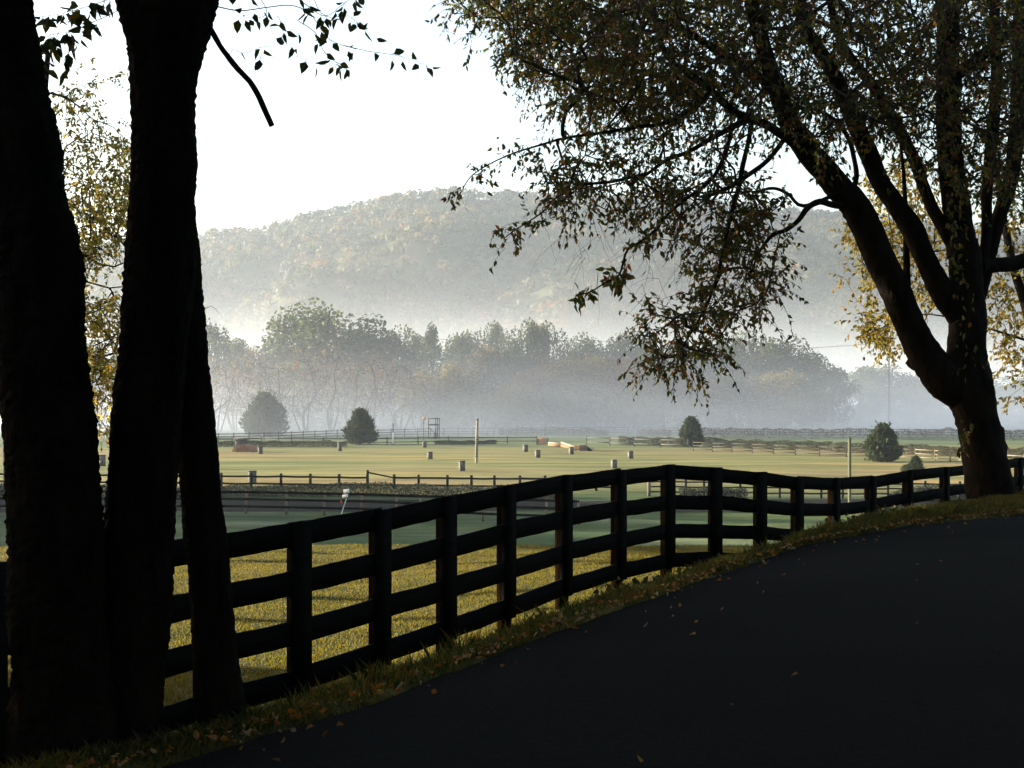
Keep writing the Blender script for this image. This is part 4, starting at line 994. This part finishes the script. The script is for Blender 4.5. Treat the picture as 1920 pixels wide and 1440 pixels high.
# utility poles and wires in the tree belt
up_ = []
for (px, t_, d, lab) in ((521, 593, 285, "lone thin utility pole beside the big domed tree"), (1101, 628, 300, "utility pole just showing over the mid-belt trees"), (1667, 632, 280, "pale utility pole under the big tree's limb")):
    b_ = P(px, t_, d); zb = float(terrain(b_[0], d))
    po = thing("utility_pole", lab, "pole", (b_[0], d, zb), "utility poles in the tree belt")
    m_ = MB(); m_.tube(np.array([(b_[0], d, zb - .2), b_]), (.19, .13), 8); m_.build("shaft", M_greywood, po)
    m_ = MB(); m_.bar(b_ + (-.7, 0, -1.0), b_ + (.7, 0, -1.0), .12, .12); m_.build("crossarm", M_greywood, po)
    up_.append((b_, po))
M_wire = pmat("wire", (.05, .05, .05), (.07, .07, .07), 3, .7, .1)
for (a, b_) in ((0, 1), (1, 2)):
    for e in (-.6, .6):
        u = np.linspace(0, 1, 24)[:, None]; l_ = up_[a][0] + (e, 0, -1) + (up_[b_][0] - up_[a][0]) * u; l_[:, 2] -= 4 * u[:, 0] * (1 - u[:, 0]) * 1.8
        m_ = MB(); m_.tube(l_, .022, 4, cap=False); m_.build("wire", M_wire, up_[a][1])

# ------------------------------------------------------------------ tree belt in the mist
def belt_kind(name, cat, seed, style, leafmat):
    """one tree 10 m high and 10 m wide at the origin: trunk and crown as two meshes"""
    rr_ = np.random.default_rng(seed); root = bpy.data.objects.new(name, None); COL.objects.link(root); root["category"] = cat
    w, cr = MB(), MB(); z0 = {'round': 1.5, 'tall': 1.0, 'cone': .6, 'bare': 3.0, 'oak': 2.2}[style]
    bend = 1.0 if style == 'bare' else .15; line = polyline([(0, 0, -.4), (bend * rr_.normal(), bend * .3, 2.6), (bend * rr_.normal() * 1.4, .1, 5.0), (bend * rr_.normal() * 2, 0, 7.6 if style == 'bare' else 9)], .6); w.tube(line, np.linspace(.28, .06, len(line)), 7)
    if style == 'bare':
        a = rr_.normal(size=(210, 3)); a /= np.linalg.norm(a, axis=1, keepdims=True); a = a * rr_.uniform(.3, 1, (210, 1)) ** .4 * (5.2, 5.2, 4.2) + (0, 0, 6.0); a = a[a[:, 2] > 2.2]
        for k_ in range(3): 
            x_ = rr_.normal() * 1.4; l2 = polyline([(x_ * .4, 0, -.3), (x_, rr_.normal(), 3), (x_ * 1.8, rr_.normal(), 6.5)], .5); w.tube(l2, np.linspace(.18, .05, len(l2)), 6)
        ch_, tp = grow([line], a, rr_, .7, .2, .12)
        for p_, q_ in ch_: w.tube(p_, np.maximum(q_ * 3.2, .03), 4, cap=False)
        T = np.array([t_[0] for t_ in tp]); rep = np.repeat(T, 4, 0) + rr_.normal(size=(len(T) * 4, 3)) * .5
        clump_cards(cr, rep, rr_.uniform(.12, .38, len(rep)), rr_)
    else:
        k_ = {'round': 40, 'tall': 34, 'cone': 30, 'oak': 44}[style]
        if style == 'cone':
            v = rr_.uniform(0, 1, k_) ** 1.2; a = rr_.uniform(0, 6.28, k_); cs = np.stack([np.cos(a) * (1 - v) * 3.3, np.sin(a) * (1 - v) * 3.3, z0 + v * (9.4 - z0)], 1); sz = .7 + (1 - v) * .9
        else:
            cs = rr_.normal(size=(k_, 3)); cs /= np.linalg.norm(cs, axis=1, keepdims=True); cs *= rr_.uniform(.45, 1, (k_, 1)) ** .5
            ax = {'round': (3.8, 3.8, 4.1), 'tall': (3.2, 3.2, 4.3), 'oak': (4.1, 4.1, 3.4)}[style]
            cs = cs * ax + (0, 0, {'round': 4.7, 'tall': 5.0, 'oak': 5.6}[style]); sz = rr_.uniform(.8, 1.5, k_)
        for c_, s_ in zip(cs, sz):
            n_ = int(170 * s_); v = rr_.normal(size=(n_, 3)) * (.6, .6, .55); v *= np.minimum(1, 1.05 / np.linalg.norm(v, axis=1, keepdims=True))
            clump_cards(cr, c_ + v * s_, rr_.uniform(.13, .34, n_), rr_)
        for c_ in cs[::3]:
            s_ = line[int(len(line) * .5)]; w.tube(np.array([s_, (s_ + c_) / 2 + (0, 0, .4), c_]), (.1, .07, .03), 4, cap=False)
    w.build("trunk", M_bark_pale, root); cr.build("crown", leafmat, root); return root
KINDS = {}
for key, (style, mm, sd_) in {'round': ('round', CROWN_GREEN, 801), 'oak': ('oak', CROWN_GREEN, 802), 'tall': ('tall', CROWN_GREEN, 803), 'cone': ('cone', CROWN_GREEN, 804), 'gold': ('round', CROWN_GOLD, 805), 'rust': ('round', CROWN_RUST, 806), 'bare': ('bare', CROWN_RUST, 807), 'bare2': ('bare', CROWN_GOLD, 808)}.items():
    nm = {'cone': 'pointed_tree', 'bare': 'bare_tree', 'bare2': 'bare_tree'}.get(key, 'broadleaf_tree')
    KINDS[key] = [belt_kind(nm, "tree", sd_, style, mm), 0]
DESC = {'round': "rounded green tree", 'oak': "domed spreading green tree", 'tall': "tall narrow green tree", 'cone': "pointed green tree", 'gold': "yellow-tinged low tree", 'rust': "rust-brown low tree", 'bare': "half-bare brown tree", 'bare2': "half-bare yellowish tree"}
BELT = [  # px, top py, width px, kind, depth, where
    (175, 640, 110, 'round', 300, "behind the gap between the dark trunks"), (260, 660, 110, 'round', 300, "hidden mostly behind the twin-stemmed trunk"), (330, 650, 100, 'round', 304, "just behind the splayed second stem"),
    (402, 600, 92, 'round', 292, "next to the twin stems, right of them"), (455, 640, 80, 'tall', 306, "low between the first tree and the lone pole"), (500, 640, 84, 'gold', 302, "directly behind the lone utility pole"), (535, 634, 80, 'round', 298, "at the left foot of the big dome"),
    (612, 567, 150, 'oak', 290, "the biggest dome standing above the whole belt"), (586, 640, 110, 'round', 284, "in front of the big dome, its left half"), (655, 645, 100, 'round', 286, "in front of the big dome, its right half"),
    (700, 632, 80, 'round', 300, "right beside the big dome"), (738, 612, 90, 'round', 296, "broad crown midway from big dome to the feathery point"), (775, 630, 70, 'tall', 310, "pale, behind the broad crown"), (808, 607, 66, 'cone', 304, "feathery grey point above the timber tower"),
    (848, 632, 70, 'tall', 316, "pale and thin, right of the feathery point"), (885, 626, 66, 'tall', 322, "faint upright crown above the tall pole"), (922, 610, 60, 'tall', 326, "palest crown just right of the tall pole"), (938, 640, 80, 'gold', 296, "yellowish crown left of the paired points"),
    (962, 630, 70, 'round', 292, "shoulder of the left paired point"), (990, 606, 62, 'tall', 290, "left one of the two paired points"), (1026, 610, 66, 'tall', 292, "right one of the two paired points"), (1070, 640, 70, 'round', 298, "dip after the paired points"),
    (1108, 626, 84, 'round', 296, "behind the mid-belt utility pole"), (1165, 618, 94, 'round', 294, "tallest right before the hanging branch"), (1225, 634, 90, 'oak', 298, "behind the hanging branch tip"), (1290, 640, 90, 'round', 292, "behind the middle of the hanging branch"),
    (1350, 632, 96, 'round', 288, "start of the big rounded hump"), (1412, 622, 100, 'oak', 286, "crest of the big rounded hump"), (1468, 632, 100, 'round', 284, "right shoulder of the hump"), (1520, 656, 90, 'round', 282, "falling side of the hump"), (1560, 686, 70, 'round', 280, "low end of the hump"),
    (1612, 690, 90, 'tall', 322, "faint, past the end of the hump"), (1665, 684, 90, 'round', 326, "faint, behind the pale utility pole"), (1715, 700, 90, 'round', 322, "faint, left of the leaning trunk"), (1765, 712, 90, 'tall', 320, "faint, touching the leaning trunk"), (1850, 712, 100, 'round', 322, "faint, behind the leaning trunk"), (1915, 706, 100, 'round', 322, "faint, right of the leaning trunk"),
    (180, 700, 80, 'bare', 258, "low in the gap between the dark trunks"), (405, 690, 74, 'bare', 256, "nearest to the twin stems"), (440, 680, 70, 'bare2', 262, "second from the twin stems, yellowish"), (478, 684, 76, 'bare', 258, "behind the misty broad conifer"), (525, 680, 80, 'bare2', 260, "right of the misty broad conifer"),
    (572, 678, 78, 'bare', 257, "under the left of the big dome"), (620, 672, 84, 'bare', 259, "under the centre of the big dome"), (662, 684, 74, 'bare2', 262, "above the rounded conifer"), (700, 680, 80, 'bare', 258, "right above the rounded conifer"), (748, 690, 78, 'bare', 262, "left of the yellow crowns"), (785, 700, 70, 'bare2', 264, "above the timber tower"),
    (822, 672, 74, 'gold', 266, "brightest yellow, above the tower's right"), (862, 694, 70, 'gold', 264, "yellow, right of the brightest one"), (905, 700, 70, 'bare', 268, "bare gap above the tall pole"), (955, 712, 64, 'gold', 262, "small yellow one above the far hedge"), (1000, 690, 80, 'rust', 268, "reddest, under the paired points"),
    (1045, 672, 84, 'rust', 272, "rust, left of the yellow crown"), (1092, 660, 84, 'gold', 272, "yellow, below the mid-belt pole"), (1140, 666, 84, 'rust', 272, "rust, left of the hanging branch"), (1190, 678, 78, 'gold', 270, "yellow, behind the hanging branch's edge"), (1245, 690, 80, 'rust', 268, "behind the hanging branch's lower half"), (1305, 700, 80, 'rust', 268, "below the hump's start"),
    (1370, 700, 84, 'round', 270, "below the hump's middle"), (1440, 690, 90, 'gold', 270, "yellow-flecked, below the hump's crest"), (1505, 706, 80, 'round', 268, "below the hump's shoulder")]
for k_, (px, t_, w_, kind, d, where) in enumerate(BELT):
    x = (px - 960) / FPX * d; zb = float(terrain(x, d)); h = EYE + (HZ - t_) / FPX * d - zb; w = w_ / FPX * d
    src, used = KINDS[kind]; rz = random.uniform(0, 6.28); w *= 1.5 if kind == 'cone' else random.uniform(.95, 1.35) if kind in ('bare', 'bare2') else (1.75 if kind in ('gold', 'rust') else 1.5); sc = (w / 8.0, w / 8.0, h / 9.6)
    if not used:
        o = src; o.location = (x, d, zb); o.rotation_euler = (0, 0, rz); o.scale = sc; KINDS[kind][1] = 1
    else: o = copy_tree(src, (x, d, zb), rz, sc)
    o["label"] = f"{DESC[kind]} {where}"; o["group"] = "trees of the misty belt across the field"

# ------------------------------------------------------------------ wooded hill
SKY_PX = [-500, -100, 150, 370, 400, 500, 520, 600, 700, 780, 850, 900, 1000, 1100, 1250, 1400, 1600, 1800, 2000, 2400]
SKY_PY = [520, 485, 462, 442, 436, 434, 420, 398, 378, 362, 356, 364, 366, 368, 376, 388, 404, 424, 450, 520]
pxs = np.linspace(-480, 2400, 220); vs = np.linspace(0, 1, 70)
PXg, Vg = np.meshgrid(pxs, vs, indexing='ij')
dg = 620 + Vg * 760
ridge = EYE + (HZ - np.interp(PXg, SKY_PX, SKY_PY) - 6) / FPX * 1380
xg = (PXg - 960) / FPX * dg
zg = VALLEY - 2 + (ridge - VALLEY) * (Vg ** 1.15) * (1 + 0.07 * np.sin(Vg * 3.14) * vnoise(xg, dg, 260, 91)) + (8 * vnoise(xg, dg, 95, 92) + 14 * vnoise(xg, dg, 210, 93)) * (Vg * (1 - Vg) * 3.2)
hm = MB(); k = len(vs); i = np.arange(len(pxs) - 1)[:, None] * k; j = np.arange(k - 1)[None]
Vh = np.stack([xg, dg, zg], -1)
hm.add(Vh.reshape(-1, 3), np.stack([i + j, i + k + j, i + k + j + 1, i + j + 1], -1).reshape(-1, 4))
back = np.stack([xg[:, -1] * 1.25, dg[:, -1] * 1.25, np.full(len(pxs), VALLEY)], -1)
hm.add(np.stack([Vh[:, -1], back], 1).reshape(-1, 3), [[q * 2, q * 2 + 2, q * 2 + 3, q * 2 + 1] for q in range(len(pxs) - 1)])
M_hill = pmat("hill_soil", (.05, .055, .03), (.09, .08, .04), .02, .95, .05)
tag(hm.build("hill", M_hill, smooth=True), kind="structure")
rh = np.random.default_rng(900); nT = 7200
fi = rh.uniform(0, len(pxs) - 1.01, nT); fj = rh.uniform(0, 1, nT) ** .8 * (k - 1.01); a_, b_ = fi.astype(int), fj.astype(int)
u_, v_ = (fi - a_)[:, None], (fj - b_)[:, None]
C = (Vh[a_, b_] * (1 - u_) + Vh[a_ + 1, b_] * u_) * (1 - v_) + (Vh[a_, b_ + 1] * (1 - u_) + Vh[a_ + 1, b_ + 1] * u_) * v_
edge = int(520); fe = np.linspace(0, len(pxs) - 1.01, edge); ae = fe.astype(int); ue = (fe - ae)[:, None]
C = np.vstack([C, Vh[ae, -1] * (1 - ue) + Vh[ae + 1, -1] * ue]); nT = len(C)
fo = MB(); per = 64
hT = rh.uniform(5.5, 15, nT); wT = hT * rh.uniform(.32, .54, nT)
v = rh.normal(size=(nT, per, 3)); v /= np.linalg.norm(v, axis=2, keepdims=True); v[..., 2] = np.abs(v[..., 2]) * 1.1 - .3
v *= rh.uniform(.75, 1.12, (nT, per, 1))
cc = C[:, None] + v * np.stack([wT, wT, hT * .55], -1)[:, None] + np.stack([0 * hT, 0 * hT, hT * .27], -1)[:, None]
fsz = np.repeat(wT * .36, per) * rh.uniform(.5, 1.2, nT * per)
nrm = v + rh.normal(size=v.shape) * .40; nrm = nrm.reshape(-1, 3); nrm /= np.linalg.norm(nrm, axis=1, keepdims=True)
A_ = np.cross(nrm, rh.normal(size=nrm.shape)); A_ /= np.linalg.norm(A_, axis=1, keepdims=True); B_ = np.cross(nrm, A_)
ag = np.arange(5) * 2 * math.pi / 5 + rh.uniform(0, 6.28, (len(nrm), 1)); rd_ = rh.uniform(.4, 1.1, (len(nrm), 5)) * fsz[:, None] * .75
Vf = cc.reshape(-1, 1, 3) + (np.cos(ag) * rd_)[..., None] * A_[:, None] + (np.sin(ag) * rd_)[..., None] * B_[:, None]
fo.add(Vf.reshape(-1, 3), np.arange(len(nrm) * 5).reshape(-1, 5))
fob = fo.build("forest", FOREST)
tint = np.clip(.42 + .20 * vnoise(C[:, 0], C[:, 1], 120, 95) + rh.normal(size=nT) * .22, 0, 1)
at_ = fob.data.attributes.new("tint", 'FLOAT', 'POINT'); at_.data.foreach_set("value", np.repeat(np.clip(tint, 0, 1), per * 5).astype(np.float32))
tag(fob, "autumn woodland covering the hill behind the misty field", "forest", kind="stuff")

# ------------------------------------------------------------------ grass, weeds and fallen leaves
def blades(mb, X, Y, h, r, lean=.35, w=.006):
    n = len(X); Z = terrain(X, Y); a = r.uniform(0, 6.28, n); t = r.normal(size=(n, 2)) * lean
    B = np.stack([X, Y, Z], 1); s = np.stack([np.cos(a), np.sin(a), 0 * a], 1) * w
    T = B + np.stack([t[:, 0] * h, t[:, 1] * h, h], 1); M_ = B + np.stack([t[:, 0] * h * .3, t[:, 1] * h * .3, h * .55], 1)
    V = np.stack([B - s, B + s, M_ + s * .8, T, M_ - s * .8], 1)
    mb.add(V.reshape(-1, 3), np.arange(n * 5).reshape(n, 5))
rg = np.random.default_rng(1001)
gl = MB()
n = 300000; Y = rg.uniform(5.5, 27.5, n); X = rg.uniform(-.42, .42, n) * Y
yf = np.interp(X, _fx, _fy); ok = Y > yf - .3; X, Y = X[ok], Y[ok]
blades(gl, X, Y, rg.uniform(.010, .034, len(X)) * (1 + .35 * vnoise(X, Y, 1.1, 33)), rg, .5, .0042)
tag(gl.build("grass", GRASS_B), "short sunlit lawn grass beyond the black fence", "grass", kind="stuff")
gv = MB()
n = 200000; X = rg.uniform(-4.5, 11, n); ye = np.interp(X, RE[:, 0], RE[:, 1]); yf = np.interp(X, _fx, _fy); tt = rg.uniform(-.02, 1.08, n); Y = ye + (yf - ye) * tt
keep = (X > -.45 * Y) & (Y > 3) & (rg.uniform(0, 1, n) < .6 + .4 * sstep(tt * 5)); X, Y, tt = X[keep], Y[keep], tt[keep]
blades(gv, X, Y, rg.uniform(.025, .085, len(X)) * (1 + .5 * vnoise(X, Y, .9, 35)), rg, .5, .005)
# taller tufts along the road edge and fence foot
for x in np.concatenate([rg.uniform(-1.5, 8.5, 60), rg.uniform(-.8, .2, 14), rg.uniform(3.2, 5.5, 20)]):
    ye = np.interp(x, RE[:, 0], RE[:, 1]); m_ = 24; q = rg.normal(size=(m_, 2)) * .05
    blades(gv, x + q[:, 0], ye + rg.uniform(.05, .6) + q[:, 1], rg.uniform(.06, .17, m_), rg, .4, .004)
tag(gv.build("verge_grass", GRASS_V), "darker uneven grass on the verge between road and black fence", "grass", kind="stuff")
wd = MB()
for _ in range(46):
    x = rg.choice([rg.normal(1.05, .22), rg.normal(3.6, .4), rg.uniform(-.5, 6)]); ye = np.interp(x, RE[:, 0], RE[:, 1]); yf = np.interp(x, _fx, _fy); y = ye + (yf - ye) * rg.uniform(.25, .8)
    m_ = 12; B = np.stack([np.full(m_, x), np.full(m_, y), np.full(m_, float(terrain(x, y)))], 1) + rg.normal(size=(m_, 3)) * (.07, .07, .02) + (0, 0, .03)
    leaf_cards(wd, B, rg.normal(size=(m_, 3)) + np.array((0, 0, .6)), rg.uniform(.04, .09, m_), rg.uniform(.014, .028, m_), rg)
tag(wd.build("weeds", LEAF_GREEN), "broad-leaved weeds growing in the verge", "weeds", kind="stuff")
ll = MB()
n = 4200; X = rg.uniform(-2.5, 10, n); ye = np.interp(X, RE[:, 0], RE[:, 1]); yf = np.interp(X, _fx, _fy); Y = ye + (yf - ye) * rg.uniform(-.1, 1.0, n)
keep = rg.uniform(0, 1, n) < .25 + .75 * sstep(.5 + vnoise(X, Y, .8, 44)); X, Y = X[keep], Y[keep]
n2 = 620; X2 = rg.uniform(-2.5, 9, n2); Y2 = np.interp(X2, RE[:, 0], RE[:, 1]) - rg.exponential(.28, n2); X, Y = np.concatenate([X, X2]), np.concatenate([Y, Y2])
n3 = 60; X3 = rg.uniform(-2, 9, n3); Y3 = rg.uniform(5.5, 18, n3); ok = Y3 < np.interp(X3, RE[:, 0], RE[:, 1]); X, Y = np.concatenate([X, X3[ok]]), np.concatenate([Y, Y3[ok]])
onroad = Y < np.interp(X, RE[:, 0], RE[:, 1])
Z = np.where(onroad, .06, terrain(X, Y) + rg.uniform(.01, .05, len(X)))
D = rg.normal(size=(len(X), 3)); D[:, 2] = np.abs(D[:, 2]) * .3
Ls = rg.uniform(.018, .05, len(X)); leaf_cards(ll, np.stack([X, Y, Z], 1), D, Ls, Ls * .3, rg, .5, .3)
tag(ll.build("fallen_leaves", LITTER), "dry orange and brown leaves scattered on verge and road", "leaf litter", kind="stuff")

# ------------------------------------------------------------------ air: one even haze, and low banks of ground mist
def closed_box(name, x0, x1, y0, y1, z0, z1, m):
    b_ = MB(); b_.box(((x0 + x1) / 2, (y0 + y1) / 2, (z0 + z1) / 2), x1 - x0, y1 - y0, z1 - z0); return b_.build(name, m)
tag(closed_box("haze", -1000, 1000, -60, 1800, VALLEY - 4, 228, vol_mat("haze_air", .00017, (.74, .86, 1.0))), "thin morning haze filling the valley air", "haze", kind="stuff")
def mist_bank(label, x0, x1, y0, y1, ztop, dens, hscale, step, fade=.35, seed=0, tint=(.78, .875, 1.0)):
    """a bank of ground mist: thickest on the ground, thinning upward and towards its near and far sides"""
    m, nt, N, L = new_mat("mist_air"); out = N.new("ShaderNodeOutputMaterial"); v = N.new("ShaderNodeVolumePrincipled"); L.new(v.outputs[0], out.inputs["Volume"])
    v.inputs["Color"].default_value = (*tint, 1); v.inputs["Anisotropy"].default_value = .3
    g = N.new("ShaderNodeNewGeometry"); sp_ = N.new("ShaderNodeSeparateXYZ"); L.new(g.outputs["Position"], sp_.inputs[0])
    def M(op, a, b_=0.0, c=None):
        x = N.new("ShaderNodeMath"); x.operation = op
        for i, q in enumerate((a, b_) + ((c,) if c is not None else ())):
            if isinstance(q, (int, float)): x.inputs[i].default_value = q
            else: L.new(q, x.inputs[i])
        return x.outputs[0]
    def R(q, a, b_, c=0., d=1.):
        x = N.new("ShaderNodeMapRange"); x.interpolation_type = 'SMOOTHSTEP'
        for i, w in enumerate((a, b_, c, d)): x.inputs[i + 1].default_value = w
        L.new(q, x.inputs[0]); return x.outputs[0]
    mp = N.new("ShaderNodeMapping"); mp.inputs["Scale"].default_value = (1, 1, 2.5); mp.inputs["Location"].default_value = (seed * 13.1, 0, 0); L.new(g.outputs["Position"], mp.inputs[0])
    nz = N.new("ShaderNodeTexNoise"); nz.inputs["Scale"].default_value = .9 / hscale / 4; nz.inputs["Detail"].default_value = 2; L.new(mp.outputs[0], nz.inputs["Vector"])
    zz = M('DIVIDE', M('SUBTRACT', sp_.outputs[2], VALLEY), hscale)
    zz = M('ADD', zz, M('MULTIPLY', M('SUBTRACT', nz.outputs["Fac"], .5), 1.1))
    prof = M('POWER', 2.718, M('MULTIPLY', M('MAXIMUM', zz, 0.0), -1.0))
    w = (y1 - y0) * fade
    e = M('MULTIPLY', R(sp_.outputs[1], y0, y0 + w), R(sp_.outputs[1], y1 - w, y1, 1., 0.))
    e = M('MULTIPLY', e, R(sp_.outputs[2], ztop - hscale * 1.2, ztop, 1., 0.))
    L.new(M('MULTIPLY', M('MULTIPLY', prof, e), dens), v.inputs["Density"])
    m.cycles.volume_step_rate = step
    return tag(closed_box("mist", x0, x1, y0, y1, VALLEY - 3, ztop, m), label, "mist", kind="stuff")
mist_bank("low bank of ground mist hiding the feet of the tree belt", -330, 330, 205, 335, 30, .040, 4.6, .25, .42, 1)
mist_bank("thin drifting mist in front of and among the belt trees", -360, 360, 150, 400, 60, .0008, 15.0, .3, .3, 3)
mist_bank("bright bank of mist lying between the tree belt and the hill", -420, 420, 345, 620, 70, .026, 10.5, .25, .3, 2, (.86, .93, 1.0))
